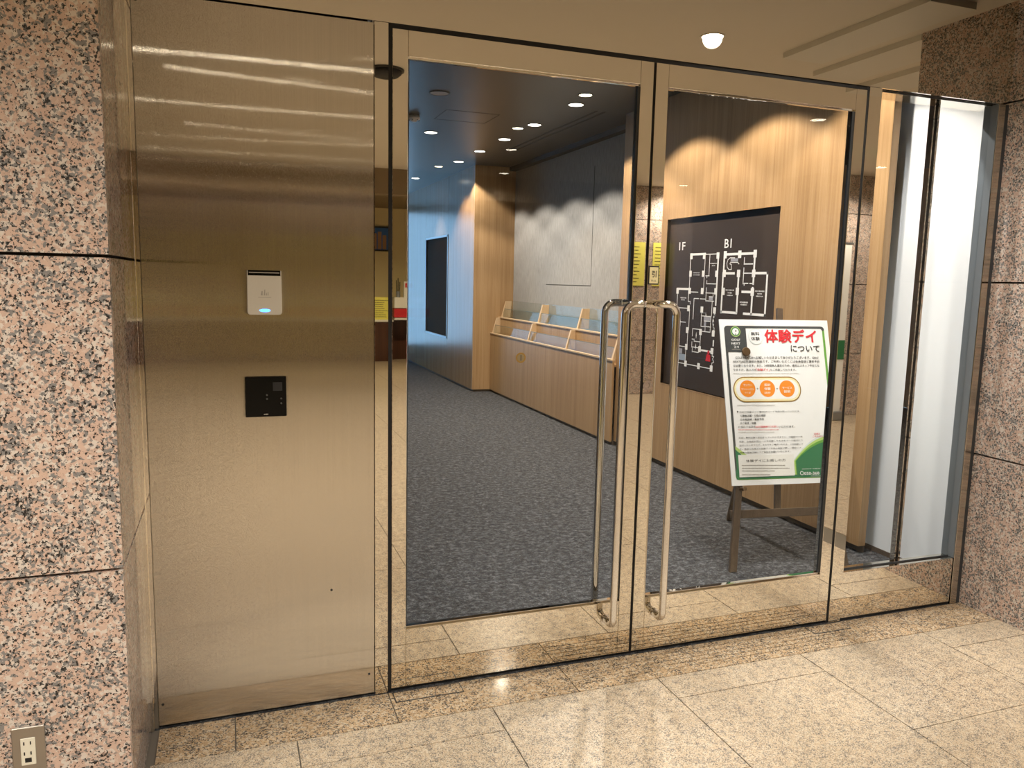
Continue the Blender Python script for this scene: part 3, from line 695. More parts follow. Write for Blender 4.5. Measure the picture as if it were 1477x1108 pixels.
thinB = [(230, 60, 215, 330), (205, 350, 195, 540), (110, 226, 175, 228), (95, 548, 180, 555), (178, 570, 170, 760), (80, 768, 510, 848), (530, 640, 530, 680), (530, 680, 550, 690, 535, 720, 550, 765, 525, 775, 522, 840),
         (385, 85, 385, 285, 440, 290), (385, 150, 515, 150, 500, 360, 385, 352), (390, 105, 445, 105, 445, 145), (435, 290, 435, 345), (445, 292, 510, 290), (425, 215, 510, 218), (265, 410, 270, 320, 370, 322), (375, 355, 365, 590), (262, 455, 290, 455, 290, 485, 365, 488), (258, 490, 258, 560, 345, 568), (265, 570, 262, 625, 345, 628), (562, 100, 570, 110), (345, 600, 350, 628)]
curveB = [(563, 100, 560, 140, 545, 180, 540, 240, 545, 290, 553, 320, 548, 370)]
thickC = [(105, 250, 500, 235), (100, 250, 75, 500, 48, 1020), (50, 1015, 250, 1030), (285, 520, 250, 1020), (110, 502, 220, 502), (495, 260, 480, 640), (500, 498, 665, 500), (665, 500, 630, 1060), (350, 1040, 630, 1060), (330, 745, 470, 755), (465, 700, 450, 1040)]
thinC = [(362, 295, 355, 380, 470, 375), (350, 430, 342, 640), (345, 500, 465, 500), (340, 635, 405, 635), (355, 640, 355, 660), (430, 637, 480, 637), (1, 1, 1, 1)]
thinC = thinC[:-1]
lines(zA, thickA, 0.0165).build('plan_wall', 'map_line', mp); lines(zB, thickB, 0.014).build('plan_wall', 'map_line', mp)
lines(zC, thickC, 0.017).build('plan_wall', 'map_line', mp)
lines(zA, thinA, 0.006).build('plan_line', 'map_line', mp); lines(zB, thinB, 0.006).build('plan_line', 'map_line', mp)
lines(zC, thinC, 0.007).build('plan_line', 'map_line', mp)
m = MB()
for s in curveB:
    p = [zB(s[i], s[i+1]) for i in range(0, len(s), 2)]
    for a, b_ in zip(p[:-1], p[1:]): seg_uv(m, a, b_, 0.014)
m.build('plan_wall', 'map_line', mp)
m = MB()
sc_ = [(230, 295), (170, 295), (140, 320), (125, 370), (130, 420), (150, 450), (185, 452), (185, 385), (165, 375), (175, 355), (270, 355), (285, 375)]
p = [zC(*q) for q in sc_]
for a, b_ in zip(p[:-1], p[1:]): seg_uv(m, a, b_, 0.006)
m.build('stair_outline', 'map_line', mp)
blocks(zA, [(255, 275), (425, 270), (608, 265), (242, 508), (412, 508), (590, 508), (398, 738), (577, 742), (70, 735), (230, 735), (215, 968), (393, 985), (562, 997)], 0.034, 0.046).build('plan_column', 'map_line', mp)
blocks(zB, [(198, 335), (375, 360), (545, 380), (185, 558), (362, 588), (528, 615), (175, 780), (348, 815), (517, 848)], 0.034, 0.046).build('plan_column', 'map_line', mp)
blocks(zC, [(105, 255), (298, 248), (503, 240), (92, 503), (282, 503), (483, 503), (77, 742), (265, 742), (465, 752)], 0.036, 0.052).build('plan_column', 'map_line', mp)
def pquad(z, x0, y0, x1, y1, mat, name, h=0.0004):
    a, b_ = z(x0, y1); c, d = z(x1, y0)
    poly_uv(PM, [(a, b_), (c, b_), (c, d), (a, d)], name, mat, mp, h)
pquad(zB, 418, 155, 510, 215, 'map_grey', 'stair_fill'); pquad(zB, 418, 215, 450, 285, 'map_grey', 'stair_fill'); pquad(zA, 485, 815, 540, 860, 'map_grey', 'stair_fill')
pquad(zC, 175, 300, 275, 345, 'map_grey', 'stair_fill'); pquad(zB, 85, 660, 175, 725, 'map_blue', 'stair_fill'); pquad(zB, 90, 580, 130, 640, 'map_grey', 'stair_fill')
for z, x, y, w_ in ((zA, 322, 495, 90), (zA, 322, 523, 88), (zA, 550, 370, 90), (zA, 548, 400, 42), (zA, 145, 828, 80), (zA, 142, 855, 50), (zC, 165, 725, 115), (zC, 165, 762, 60), (zC, 165, 795, 80), (zC, 565, 740, 130), (zC, 562, 775, 60), (zC, 560, 808, 92), (zC, 350, 888, 110), (zC, 350, 920, 90), (zC, 418, 373, 105)):
    a0, b0 = z(x-w_/2, y+8); a1, b1 = z(x+w_/2, y-8)
    mm = MB(); n = max(4, int(w_/9)); rnd = random.Random(int(x+y))
    for k in range(n):      # unreadable room captions: rows of tiny marks
        c0 = a0+(a1-a0)*(k+0.1)/n; c1 = a0+(a1-a0)*(k+0.45+0.4*rnd.random())/n
        bm_ = (b0+b1)/2; hh = abs(b1-b0)*(0.28+0.2*rnd.random())
        mm.prism([PM.at(c0, bm_-hh, 0.0008), PM.at(c1, bm_-hh, 0.0008), PM.at(c1, bm_+hh, 0.0008), PM.at(c0, bm_+hh, 0.0008)], PM.n*0.0005)
    mm.build('room_caption', 'map_line', mp)
text_px(PM, '1F', 979.6, 361.2, 989.0, 349.0, 'map_line', mp, 0.001, 0.012)
text_px(PM, 'B1', 1045.0, 358.0, 1055.8, 344.3, 'map_line', mp, 0.001, 0.012)
for a in ((318, 370, 0.012, 0.05), (310, 520, 0.012, 0.05)):
    u, v = zB(a[0], a[1]+35); poly_uv(PM, [(u-a[2]/2, v), (u, v-a[3]/2), (u+a[2]/2, v), (u, v+a[3]/2)], 'plan_mark', 'map_line', mp, 0.0012)
u, v = zB(478, 690)
poly_uv(PM, [(u-0.035, v-0.035), (u+0.030, v-0.035), (u+0.024, v+0.015), (u-0.020, v+0.020)], 'you_are_here_mark', 'red', mp, 0.0012)
poly_uv(PM, disc(u, v+0.034, 0.014, 14), 'you_are_here_mark', 'red', mp, 0.0012)

# ================================================================== EASEL AND POSTER
PYAW, PLEAN = -0.1418, 0.290
PU = Vector((math.cos(PYAW), math.sin(PYAW), 0)); PN = Vector((-math.sin(PYAW), math.cos(PYAW), 0))
PV = PN*math.sin(PLEAN)+Vector((0, 0, 1))*math.cos(PLEAN)
PBL = Vector((2.538, 0.770, 0.4417)); PW, PH = 0.6725, 0.9234
PP = Plane(PBL, PU, PV)           # normal = u x v points towards the camera side
po = empty('poster_board', PBL+PU*PW/2); tag(po, 'white poster board with green border and red Japanese headline on an easel', 'poster')
MB().prism([PP.at(0, 0, 0), PP.at(PW, 0, 0), PP.at(PW, PH, 0), PP.at(0, PH, 0)], -PP.n*0.006).build('board', 'paper', po)
def pz(ox, oy, sc): return lambda x, y: PP.uv(ox+x/sc, oy+y/sc)
zt_, zb_ = pz(1035, 455, 9.231), pz(1045, 575, 8.52)
# green frame line: outer and inner rounded outline
fo = rrect(0.026, PW-0.026, 0.030, PH-0.036, 0.020); fi = rrect(0.040, PW-0.040, 0.044, PH-0.050, 0.014)
def band(o_, i_, sel, mat, name, h):
    m = MB(); n = len(o_)
    for k in range(n):
        if sel(o_[k]):
            j = (k+1) % n
            m.quad(PP.at(*o_[k], h), PP.at(*o_[j], h), PP.at(*i_[j], h), PP.at(*i_[k], h))
    m.build(name, mat, po)
band(fo, fi, lambda p: True, 'green_mid', 'frame_line', 0.0006)
band(fo, fi, lambda p: p[1] > PH*0.6, 'slate', 'frame_line', 0.0009)
# bottom green field with swoosh, right hill
poly_uv(PP, [(0.030, 0.034), (PW-0.03, 0.034), (PW-0.03, 0.085), (0.030, 0.085)], 'green_field', 'green', po, 0.0008)
m1 = [(0.036, 0.08), (0.036, 0.195)] + [(0.036+0.20*k/8, 0.195-0.11*math.sin(math.pi/2*k/8)) for k in range(1, 9)]
poly_uv(PP, m1, 'green_swoosh', 'green', po, 0.0009)
poly_uv(PP, [(0.036, 0.195), (0.036, 0.215), (0.10, 0.165), (0.10, 0.145)], 'lime_swoosh', 'lime', po, 0.0012)
def hill(top, x0, mat, h):
    pts = [(PW-0.036, 0.05), (PW-0.036, top)]
    for k in range(1, 13):
        t = k/12; pts.append((PW-0.036-(PW-0.036-x0)*t, top-(top-0.125)*(t**2.1)))
    pts.append((x0, 0.05)); poly_uv(PP, pts, 'green_hill', mat, po, h)
hill(0.275, 0.375, 'pale_print', 0.0010); hill(0.262, 0.380, 'lime', 0.0014); hill(0.247, 0.388, 'green_mid', 0.0018); hill(0.232, 0.393, 'green', 0.0022)
poly_uv(PP, [(0.040, 0.040), (PW-0.036, 0.040), (PW-0.036, 0.12), (0.040, 0.12)], 'green_field', 'green', po, 0.0005)
# dark corner with logo
c = [zt_(100, 108), zt_(365, 108), zt_(385, 488), zt_(122, 488)]
poly_uv(PP, [(0.034, PH-0.044), (c[1][0], PH-0.044), (c[1][0], c[2][1]), (0.034, c[2][1])], 'logo_field', 'slate', po, 0.0012)
a, b_ = zt_(235, 217)
poly_uv(PP, disc(a, b_, 0.0295), 'logo_ring', 'lime', po, 0.0020); poly_uv(PP, disc(a, b_, 0.0255), 'logo_ring', 'green', po, 0.0024); poly_uv(PP, disc(a, b_, 0.0195), 'logo_ball', 'paper', po, 0.0028)
poly_uv(PP, [(a-0.002, b_-0.002), (a+0.010, b_+0.003), (a-0.002, b_+0.009)], 'logo_flag', 'slate', po, 0.0032)
poly_uv(PP, [(a-0.005, b_-0.0175), (a+0.004, b_-0.0175), (a+0.001, b_-0.012), (a-0.003, b_-0.012)], 'logo_flag', 'slate', po, 0.0032)
def tz(z, s, x0, y0, x1, y1, mat='ink', bold=0.0, h=0.0026):
    a0, b0 = z(x0, y0); a1, b1 = z(x1, y1)
    # undo the slant of the photographed box: keep the left start and the mean height
    return text_uv(PP, s, a0, b0, a1-a0, b1-b0, mat, po, h, bold)
tz(zt_, 'GOLF', 182, 340, 297, 312, 'paper', 0.02); tz(zt_, 'NEXT', 184, 388, 299, 360, 'paper', 0.02); tz(zt_, '24', 217, 436, 280, 406, 'paper', 0.0)
poly_uv(PP, [zt_(190, 458), zt_(300, 457), zt_(300, 451), zt_(190, 452)], 'logo_line', 'print_grey', po, 0.002)
a, b_ = zt_(507, 282)
poly_uv(PP, disc(a, b_, 0.046, 36), 'badge', 'pale_print', po, 0.0012); poly_uv(PP, disc(a, b_, 0.042, 36), 'badge', 'paper', po, 0.0016)
tz(zt_, '無料', 442, 272, 552, 222, 'ink', 0.02); tz(zt_, '体験', 447, 338, 556, 286, 'ink', 0.02)
tz(zt_, '体験デイ', 628, 366, 1305, 190, 'red', 0.030); tz(zt_, 'について', 975, 486, 1350, 400, 'ink', 0.015)
tz(zt_, 'GOLF NEXT24へお越しいただきましてありがとうございます。GOLF', 236, 582, 1340, 545, 'ink', 0.008)
tz(zt_, 'NEXT24は会員制の施設です。ご利用いただくには会員登録と事前予約', 205, 632, 1350, 598, 'ink', 0.008)
tz(zt_, 'が必要となります。また、24時間無人運営のため、通常はスタッフ不在とな', 208, 686, 1350, 652, 'ink', 0.008)
tz(zt_, 'りますが、有人での', 212, 740, 512, 708, 'ink', 0.004)
tz(zt_, '「体験デイ」', 512, 742, 690, 706, 'red', 0.012); tz(zt_, 'もご用意しております。', 700, 740, 1040, 708, 'ink', 0.004)
def marks(z, x0, x1, y, hpx, mat, step=13):
    m = MB(); rnd = random.Random(int(x0+y*3)); x = x0
    while x < x1:
        w_ = step*(0.40+0.25*rnd.random()); a0, b0 = z(x, y+hpx*(0.2+0.15*rnd.random())); a1, b1 = z(x+w_, y-hpx*(0.2+0.15*rnd.random()))
        m.prism([PP.at(a0, b0, 0.002), PP.at(a1, b0, 0.002), PP.at(a1, b1, 0.002), PP.at(a0, b1, 0.002)], PP.n*0.0005); x += step*(0.9+0.3*rnd.random())
    m.build('fine_print', mat, po)
marks(zt_, 208, 1080, 774, 12, 'print_grey')
# gold pill with three orange discs
a0, b0 = zt_(222, 1150); a1, b1 = zt_(1095, 838)
bh = 0.142; bc = zt_(655, 985)[1]
poly_uv(PP, rrect(a0, a1, bc-bh/2, bc+bh/2, bh/2-0.001, 10), 'pill_outline', 'gold', po, 0.0012)
poly_uv(PP, rrect(a0+0.006, a1-0.006, bc-bh/2+0.006, bc+bh/2-0.006, bh/2-0.008, 10), 'pill_fill', 'cream_print', po, 0.0016)
poly_uv(PP, rrect(a0+0.016, a1-0.016, bc-bh/2+0.016, bc+bh/2-0.016, bh/2-0.018, 10), 'pill_fill', 'paper', po, 0.0020)
for x, tl in ((397, (('マンツー', 930, 34), ('マンレッスン', 985, 30), ('つくば', 1030, 26))), (660, (('設計', 925, 36), ('体験', 978, 40), ('25分', 1030, 30))), (922, (('サービス', 965, 34), ('説明', 1015, 38)))):
    a, b_ = zt_(x, 977); poly_uv(PP, disc(a, b_, 0.047, 30), 'orange_disc', 'orange', po, 0.0024)
    for s, y, hh in tl:
        ww = {'マンレッスン': 165, 'マンツー': 110, 'サービス': 125}.get(s, 80)
        tz(zt_, s, x-ww/2, y+hh/2, x+ww/2, y-hh/2, 'paper', 0.01, 0.0032)
for x in (528, 790): tz(zt_, '+', x-13, 990, x+13, 966, 'ink', 0.0, 0.003)
marks(zb_, 152, 615, 80, 13, 'print_grey')
tz(zb_, '▶', 152, 173, 172, 150); tz(zb_, '右記の体験デイご案内QRコードを読み取っていただき、', 180, 176, 925, 146, 'ink', 0.004)
tz(zb_, '①開催店舗・日程の確認', 190, 224, 500, 194, 'ink', 0.012); tz(zb_, '②会員登録・事前予約', 190, 270, 480, 240, 'ink', 0.012); tz(zb_, '③ご来店・体験', 190, 316, 385, 286, 'ink', 0.012)
tz(zb_, 'の流れで当店を', 165, 360, 378, 332, 'ink', 0.004); tz(zb_, '50分間無料でお試し', 380, 360, 660, 330, 'red', 0.01); tz(zb_, 'いただけます。', 665, 358, 860, 330, 'ink', 0.004)
marks(zb_, 165, 660, 383, 12, 'red', 11); marks(zb_, 168, 605, 412, 12, 'print_grey', 11)
for k, s in enumerate(('お試し無料体験で予約をしていただきますと、①施設の入退', '方法、②施設利用ルールを記載したものをメール送付にて', '送付いたしますので、そちらをご確認いただき、ご利用願いま', 'す。最寄り店舗での体験デイ日程の調整が難しい場合には、', '近隣の開催店舗にてご参加をお願いいたします。')):
    tz(zb_, s, 172+k*4, 493+45.5*k, (955, 958, 960, 948, 805)[k], 458+45.5*k, 'ink', 0.006)
# pasted note
nt_ = poly_uv(PP, [zb_(165, 695), zb_(182, 968), zb_(860, 945), zb_(845, 685)], 'pasted_note', 'paper2', po, 0.0026, 0.0008)
nt_['label'] = 'small white note pasted over the poster foot'
tz(zb_, '体験デイにお越しの方', 262, 785, 745, 738, 'ink', 0.0, 0.0040)
for y, x1 in ((822, 735), (857, 790), (890, 605), (937, 560)):
    m = MB(); rnd = random.Random(y); x = 212
    while x < x1:
        a0, b0 = zb_(x, y+6); a1, b1 = zb_(x+7+3*rnd.random(), y-5-2*rnd.random())
        m.prism([PP.at(a0, b0, 0.0036), PP.at(a1, b0, 0.0036), PP.at(a1, b1, 0.0036), PP.at(a0, b1, 0.0036)], PP.n*0.0004); x += 13
    m.build('fine_print', 'print_grey', po)
tz(zb_, '詳細は', 1098, 445, 1172, 420, 'red', 0.004); tz(zb_, 'こちらから', 1082, 478, 1205, 452, 'red', 0.004)
marks(zb_, 1025, 1230, 795, 14, 'paper', 12); marks(zb_, 1025, 1230, 822, 14, 'paper', 12); tz(zb_, 'GOLF NEXT24', 950, 872, 1245, 852, 'paper', 0.004, 0.0032)
tz(zb_, '050-368', 978, 940, 1160, 898, 'paper', 0.014, 0.0032); marks(zb_, 1065, 1230, 952, 12, 'paper', 12)
a, b_ = zb_(948, 917); MB().ring(PP.at(a, b_, 0.003), PP.n, 0.008, 0.011, 0.0005, 20).build('phone_mark', 'paper', po)

ez = empty('easel', (2.85, 0.78, 0)); tag(ez, 'dark stained wooden easel holding the poster by the sidelight', 'easel')
def bar(p0, p1, w, t, nrm, name, parent=ez, mat='easel'):
    p0 = Vector(p0); p1 = Vector(p1); d = (p1-p0).normalized(); nrm = Vector(nrm); nrm = (nrm-d*nrm.dot(d)).normalized(); s = d.cross(nrm)*w/2
    return MB().prism([p0-s, p0+s, p1+s, p1-s], nrm*t).build(name, mat, parent, bevel=0.002)
# plane of the easel lies just behind the poster board
def ep(a, zz, h): 
    k = (zz-PBL.z)/PV.z
    return PP.at(a, k, h)
off = -0.0065
lx0, lx1 = PP.uv(1061, 760)[0], PW-0.05
foot_a = PP.uv(1059, 817)[0]; mid_a, mid_b = PP.uv(1062, 706); foot_b = PP.uv(1059, 817)[1]
slope = (mid_a-foot_a)/(mid_b-foot_b)
def leg_a(zz): return foot_a+slope*((zz-PBL.z)/PV.z-foot_b)
legL = bar(ep(leg_a(0.003), 0.003, off), ep(leg_a(1.25)+0.06, 1.25, off), 0.040, 0.022, -PP.n, 'leg')
legR = bar(ep(lx1+0.02, 0.003, off), ep(lx1-0.10, 1.25, off), 0.040, 0.022, -PP.n, 'leg')
bar(ep(lx0-0.005, 0.295, off-0.022), ep(lx1+0.02, 0.295, off-0.022), 0.045, 0.016, -PP.n, 'crossbar')
bar(ep(PW*0.5-0.16, 1.20, off-0.022), ep(PW*0.5+0.16, 1.20, off-0.022), 0.04, 0.016, -PP.n, 'crossbar')
mast_x = PP.uv(1133, 450)[0]
bar(ep(PP.uv(1128, 735)[0], 0.285, off-0.040), ep(mast_x-0.002, 1.405, off-0.040), 0.036, 0.018, -PP.n, 'mast')
# rear leg swings back to the carpet
rt = ep(PW*0.5, 1.20, off-0.06)
_d = ray(1052, 752); _t = -CAM_P.z/_d.z; _f = CAM_P+_d*_t
bar(rt, Vector((_f.x, _f.y, 0.004)), 0.036, 0.018, (0, 0, 1), 'leg')
for a in (0.055, PW-0.075):
    MB().cyl(PP.at(a, -0.018, -0.008), PP.n, 0.011, 0.045, 18).build('rest_peg', 'bronze', ez, smooth=False)
a, b_ = zt_(370, 488)
MB().cyl(PP.at(a, b_, 0.0030), PP.n, 0.025, 0.012, 26).build('clamp_knob', 'bronze', ez, bevel=0.002)
rub = MB().cyl(ep(leg_a(0.012), 0.012, off-0.011)-Vector((0, 0, 0.012)), (0, 0, 1), 0.018, 0.012, 14).build('foot', 'black', ez)
MB().cyl(ep(lx1+0.02, 0.012, off-0.011)-Vector((0, 0, 0.012)), (0, 0, 1), 0.018, 0.012, 14).build('foot', 'black', ez)

# ================================================================== LAMPS AND CEILING FITTINGS
def downlight(x, y, z, r, lens, ring, label, group, watts, col, cone, blend=0.2, rad=0.04):
    t = empty('downlight', (x, y, z)); tag(t, label, 'downlight', group)
    MB().ring((x, y, z), (0, 0, -1), r, r+0.010, 0.004, 32).build('trim_ring', ring, t)
    MB().cyl((x, y, z-0.0005), (0, 0, -1), r, 0.002, 32).build('lens', lens, t)
    ld = bpy.data.lights.new('downlight_beam', 'SPOT'); ld.energy = watts; ld.color = col; ld.spot_size = math.radians(cone); ld.spot_blend = blend; ld.shadow_soft_size = rad
    lo = bpy.data.objects.new('downlight_beam', ld); COL.objects.link(lo); lo.location = (0, 0, -0.012); lo.parent = t
    return t
for y in (0.75, 1.70, 2.62, 3.60, 4.56, 5.43, 6.30, 7.20):
    downlight(2.81, y, ZH, 0.062, 'lens_w', 'fixture', 'small lit downlight in the row washing the corridor wall', 'wall washing downlights', HALL_W, HALL_COL, 116, 0.22)
for x, y in ((2.735, 3.25), (2.725, 4.79), (2.69, 7.75)):
    downlight(x, y, ZH, 0.052, 'lens_y', 'fixture', 'small yellow-tinted downlight beside the wall washing row', 'yellow corridor downlights', HALL_W*0.5, HALL_WARM, 100, 0.3)
for x in (2.45, 1.35):  # added lamps hidden above the transom, to brighten the poster and white wall
    downlight(x, 0.42, ZH, 0.062, 'lens_w', 'fixture', 'added unseen downlight brightening the poster and white wall inside the doors', 'added inner fill lights', HALL_W*1.12, (1.0, 0.96, 0.91), 122, 0.5)
downlight(2.0, 5.40, ZH, 0.062, 'lens_w', 'fixture', 'single lit downlight out in the dark corridor ceiling near the smoke detector', None, HALL_W, HALL_COL, 120, 0.5)
downlight(2.69, 9.13, ZH, 0.056, 'lens_w', 'fixture', 'lit downlight far along the corridor by the blue lit wall', None, HALL_W*0.4, HALL_COL, 80, 0.6)
LOBBY = [(2.41, -0.99), (0.27, -2.47), (0.34, -3.94), (4.33, -2.37), (2.68, -4.80), (3.185, -6.46), (5.67, -6.43), (-0.80, -2.80), (-1.6, -4.6), (6.6, -4.0), (0.9, -6.35), (-1.75, -2.05), (6.8, -1.6)]  # the lamp nearest the left pier is added to brighten that pier
for x, y in LOBBY:
    downlight(x, y, ZL, 0.055, 'lens_l', 'fixture_w', 'round lit lobby downlight mirrored in the steel transom above the right door' if x == 2.41 else 'round lit downlight in the cream lobby ceiling', 'lobby downlights', LOBBY_W, LOBBY_COL, 150, 0.6, 0.05)
for x, y in ((2.7, -9.5), (0.0, -9.5), (5.5, -9.5)):
    downlight(x, y, ZL, 0.06, 'lens_l', 'fixture_w', 'round lit downlight over the reception at the lobby back', 'reception downlights', LOBBY_W*1.2, (1.0, 0.85, 0.55), 150, 0.6, 0.05)
sk = empty('ceiling_speaker', (1.646, 3.69, ZH)); tag(sk, 'flat pale round speaker cover in the dark corridor ceiling', 'speaker')
MB().cyl((1.646, 3.69, ZH), (0, 0, -1), 0.075, 0.004, 36).build('cover', 'speaker', sk)
MB().ring((1.646, 3.69, ZH), (0, 0, -1), 0.075, 0.083, 0.006, 36).build('rim', 'fixture', sk)
sd = empty('smoke_detector', (1.657, 4.66, ZH)); tag(sd, 'white smoke detector hanging from the dark corridor ceiling', 'smoke detector')
MB().lathe((1.657, 4.66, ZH), (0, 0, -1), [(0.050, 0.0), (0.050, 0.014), (0.056, 0.016), (0.054, 0.034), (0.040, 0.042)], 32).build('body', 'plastic', sd, smooth=True)
MB().cyl((1.657, 4.66, ZH-0.042), (0, 0, -1), 0.028, 0.012, 24, 0.022).build('sensor_head', 'plastic', sd)
for k in range(6):
    t = math.pi/3*k; MB().box(1.657+0.046*math.cos(t)-0.006, 1.657+0.046*math.cos(t)+0.006, 4.66+0.046*math.sin(t)-0.006, 4.66+0.046*math.sin(t)+0.006, ZH-0.0445, ZH-0.0395).build('vent_slot', 'black', sd)
dm = empty('dome_sensor', (0.962, -2.364, ZL)); tag(dm, 'black dome sensor on the lobby ceiling mirrored in the door jamb', 'sensor')
MB().lathe((0.962, -2.364, ZL), (0, 0, -1), [(0.10, 0.0), (0.10, 0.012), (0.094, 0.028), (0.074, 0.044), (0.038, 0.054), (0.0, 0.057)], 32).build('dome', 'black', dm, smooth=True)
MB().ring((0.962, -2.364, ZL), (0, 0, -1), 0.10, 0.112, 0.012, 32).build('base_ring', 'fixture', dm)

# ================================================================== LOBBY THINGS SEEN IN THE POLISHED FRAMES
def column(name, x0, x1, y0, y1):
    o = struct(B(x0+0.02, x1-0.02, y0+0.02, y1-0.02, 0, ZL).build(name, 'joint'))
    for a, b_ in zip(ZJ[:-1], ZJ[1:]):
        B(x0, x1, y1-0.03, y1, a+J, b_-J).build('granite_panel', 'granite', o); B(x0, x0+0.03, y0, y1-0.032, a+J, b_-J).build('granite_panel', 'granite', o)
    return o
column('wall_pillar_middle', 4.75, 6.05, -7.9, -6.75)
column('wall_pillar_right', 6.35, 7.3, -5.6, -4.65)
def mb_lines(n, x0, x1, z0, z1, y, parent, mat='ink'):
    m = MB()
    for k in range(n):
        z = z1-(z1-z0)*(k+0.5)/n; w_ = (x1-x0)*(0.6+0.35*random.random())
        m.box(x0, x0+w_, y, y+0.001, z-0.004, z+0.004)
    m.build('printed_lines', mat, parent)
for x0, x1, lab in ((5.02, 5.30, 'yellow notice sheet with curled edge on the granite lobby pillar'), (5.42, 5.78, 'wide yellow notice sheet with black lines on the granite lobby pillar')):
    n_ = empty('notice_sheet', ((x0+x1)/2, -6.745, 1.55)); tag(n_, lab, 'notice')
    B(x0, x1, -6.748, -6.744, 1.48, 2.06).build('sheet', 'notice', n_); mb_lines(11, x0+0.03, x1-0.03, 1.51, 2.02, -6.7435, n_)
ban = empty('roll_up_banner', (6.49, -4.4, 0)); tag(ban, 'white roll-up banner with green foot beside the granite lobby pillar', 'banner')
B(6.36, 6.62, -4.42, -4.415, 0.10, 2.0).build('sheet', 'paper', ban); B(6.36, 6.62, -4.4145, -4.412, 0.70, 0.92).build('green_band', 'green', ban)
B(6.34, 6.64, -4.48, -4.36, 0.0, 0.10).build('base', 'alu', ban, bevel=0.01); B(6.34, 6.64, -4.425, -4.41, 2.0, 2.02).build('top_rail', 'alu', ban)
ex = empty('exit_sign', (6.15, -3.0, 2.45)); tag(ex, 'lit green exit sign with white running figure hung from the lobby ceiling', 'exit sign')
B(5.95, 6.35, -3.03, -3.0, 2.42, 2.62).build('housing', 'exit', ex); B(6.14, 6.16, -3.02, -3.01, 2.62, ZL).build('hanger', 'plastic', ex)
PE = Plane((6.15, -2.999, 2.52), (-1, 0, 0), (0, 0, 1))
B(6.17, 6.32, -2.9995, -2.998, 2.435, 2.605).build('door_symbol', 'exit_w', ex)
for s in (((0.0, 0.03), (0.03, 0.0)), ((0.03, 0.0), (0.06, -0.05)), ((0.01, 0.01), (-0.02, -0.05)), ((0.01, 0.04), (0.05, 0.03)), ((0.0, 0.04), (-0.04, 0.01))):
    a = Vector(s[0])+Vector((0.03, 0)); b_ = Vector(s[1])+Vector((0.03, 0)); d = (b_-a).normalized(); n = Vector((-d.y, d.x))*0.008
    poly_uv(PE, [tuple(a-n), tuple(b_-n), tuple(b_+n), tuple(a+n)], 'running_figure', 'exit_w', ex, 0.002)
poly_uv(PE, disc(0.035, 0.06, 0.014, 14), 'running_figure', 'exit_w', ex, 0.002)
# reception corner
ct = empty('reception_counter', (2.0, -11.4, 0)); tag(ct, 'dark red wood reception counter at the lobby back wall', 'counter')
B(0.6, 2.78, -11.75, -11.45, 0.0, 0.72).build('body', 'dark_wood', ct); B(0.55, 2.82, -11.8, -11.42, 0.72, 0.755).build('counter_top', 'plastic', ct)
nb = empty('notice_board', (2.55, -11.44, 0.72)); tag(nb, 'yellow-green notice standing on the dark reception counter', 'notice')
B(2.38, 2.80, -11.47, -11.455, 0.755, 1.16).build('sheet', 'notice', nb); mb_lines(9, 2.42, 2.76, 0.79, 1.12, -11.4545, nb)
pf = empty('framed_picture', (2.6, -12.19, 1.95)); tag(pf, 'framed photo of brown towers under blue sky on the cream back wall', 'picture')
B(2.30, 2.92, -12.2, -12.17, 2.00, 2.46).build('frame', 'ink', pf); B(2.33, 2.89, -12.172, -12.165, 2.03, 2.43).build('print', 'sky_print', pf)
for x, h in ((2.50, 2.25), (2.58, 2.33), (2.67, 2.36), (2.76, 2.30)): B(x, x+0.07, -12.166, -12.163, 2.04, h).build('tower_print', 'tower_print', pf)
ds = empty('side_desk', (3.15, -11.4, 0)); tag(ds, 'white-topped side desk next to the dark reception counter', 'desk')
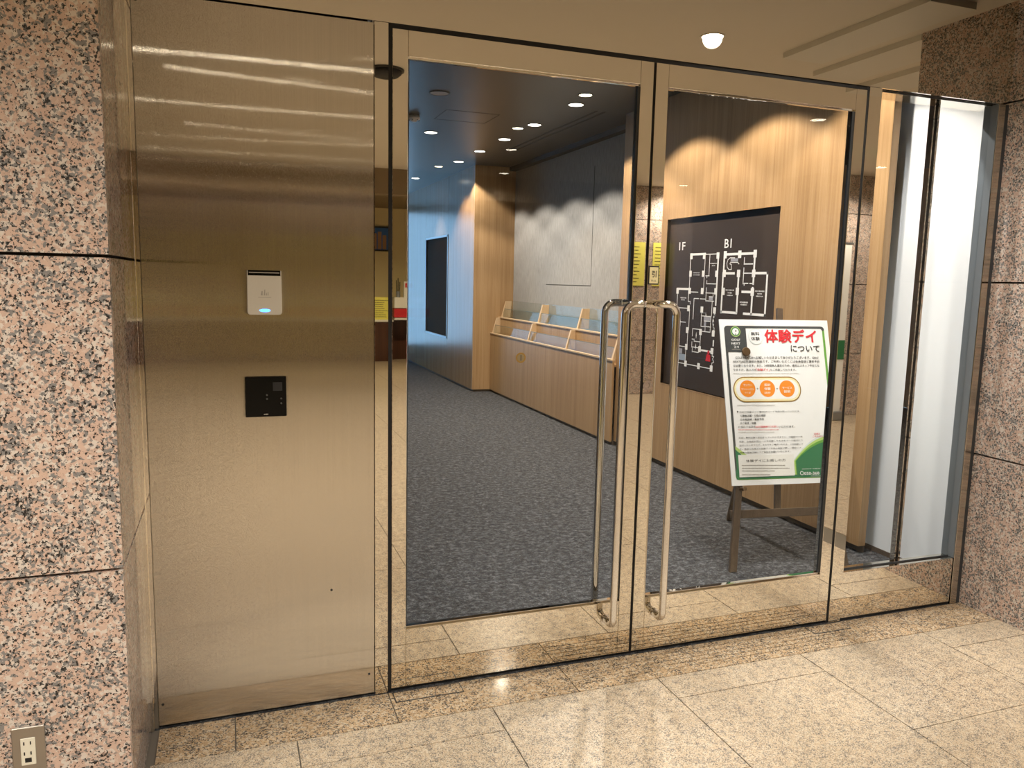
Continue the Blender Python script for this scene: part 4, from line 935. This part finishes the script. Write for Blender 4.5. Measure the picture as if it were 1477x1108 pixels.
B(2.84, 3.5, -11.75, -11.42, 0.97, 1.16).build('drawer_box', 'plastic', ds); B(2.84, 3.5, -11.75, -11.44, 0.80, 0.96).build('leaflet_tray', 'red', ds)
B(2.84, 3.5, -11.80, -11.40, 0.755, 0.79).build('desk_top', 'plastic', ds)
for x in (2.86, 3.44): B(x, x+0.04, -11.78, -11.74, 0, 0.755).build('leg', 'dark_wood', ds)
B(2.84, 3.5, -11.81, -11.79, 0.0, 0.755).build('back_board', 'dark_wood', ds)
pc = empty('pen_cup', (2.93, -11.55, 1.16)); tag(pc, 'cup of dark pens on the white side desk', 'pen cup')
MB().cyl((2.93, -11.55, 1.16), (0, 0, 1), 0.04, 0.11, 16).build('cup', 'alu', pc)
for dx, h in ((-0.02, 0.30), (0.0, 0.34), (0.022, 0.27)): MB().cyl((2.93+dx, -11.55, 1.17), (dx*2, 0, 1), 0.008, h, 8).build('pen', 'ink', pc)
lb = empty('leaflet_box', (3.12, -11.55, 1.16)); tag(lb, 'white leaflet stand with red print on the side desk', 'leaflet stand')
B(3.03, 3.22, -11.57, -11.50, 1.16, 1.45).build('holder', 'paper', lb); B(3.05, 3.20, -11.4995, -11.498, 1.34, 1.42).build('red_print', 'red', lb)
fe = empty('fire_extinguisher', (3.1, -11.2, 0)); tag(fe, 'red fire extinguisher standing in front of the side desk', 'fire extinguisher')
MB().lathe((3.1, -11.2, 0), (0, 0, 1), [(0.08, 0.0), (0.085, 0.02), (0.085, 0.40), (0.07, 0.46), (0.03, 0.50), (0.028, 0.53)], 24).build('cylinder', 'extinguisher', fe, smooth=True)
B(3.03, 3.17, -11.22, -11.18, 0.53, 0.565).build('lever', 'ink', fe); MB().ring((3.1, -11.17, 0.60), (0, 1, 0), 0.025, 0.033, 0.01, 18).build('pin_ring', 'plastic', fe)
B(3.05, 3.15, -11.114, -11.112, 0.17, 0.33).build('label_plate', 'paper', fe)
MB().tube([(3.14, -11.2, 0.55), (3.20, -11.2, 0.5), (3.21, -11.2, 0.35), (3.19, -11.2, 0.15)], 0.012, 10).build('hose', 'ink', fe, smooth=True)
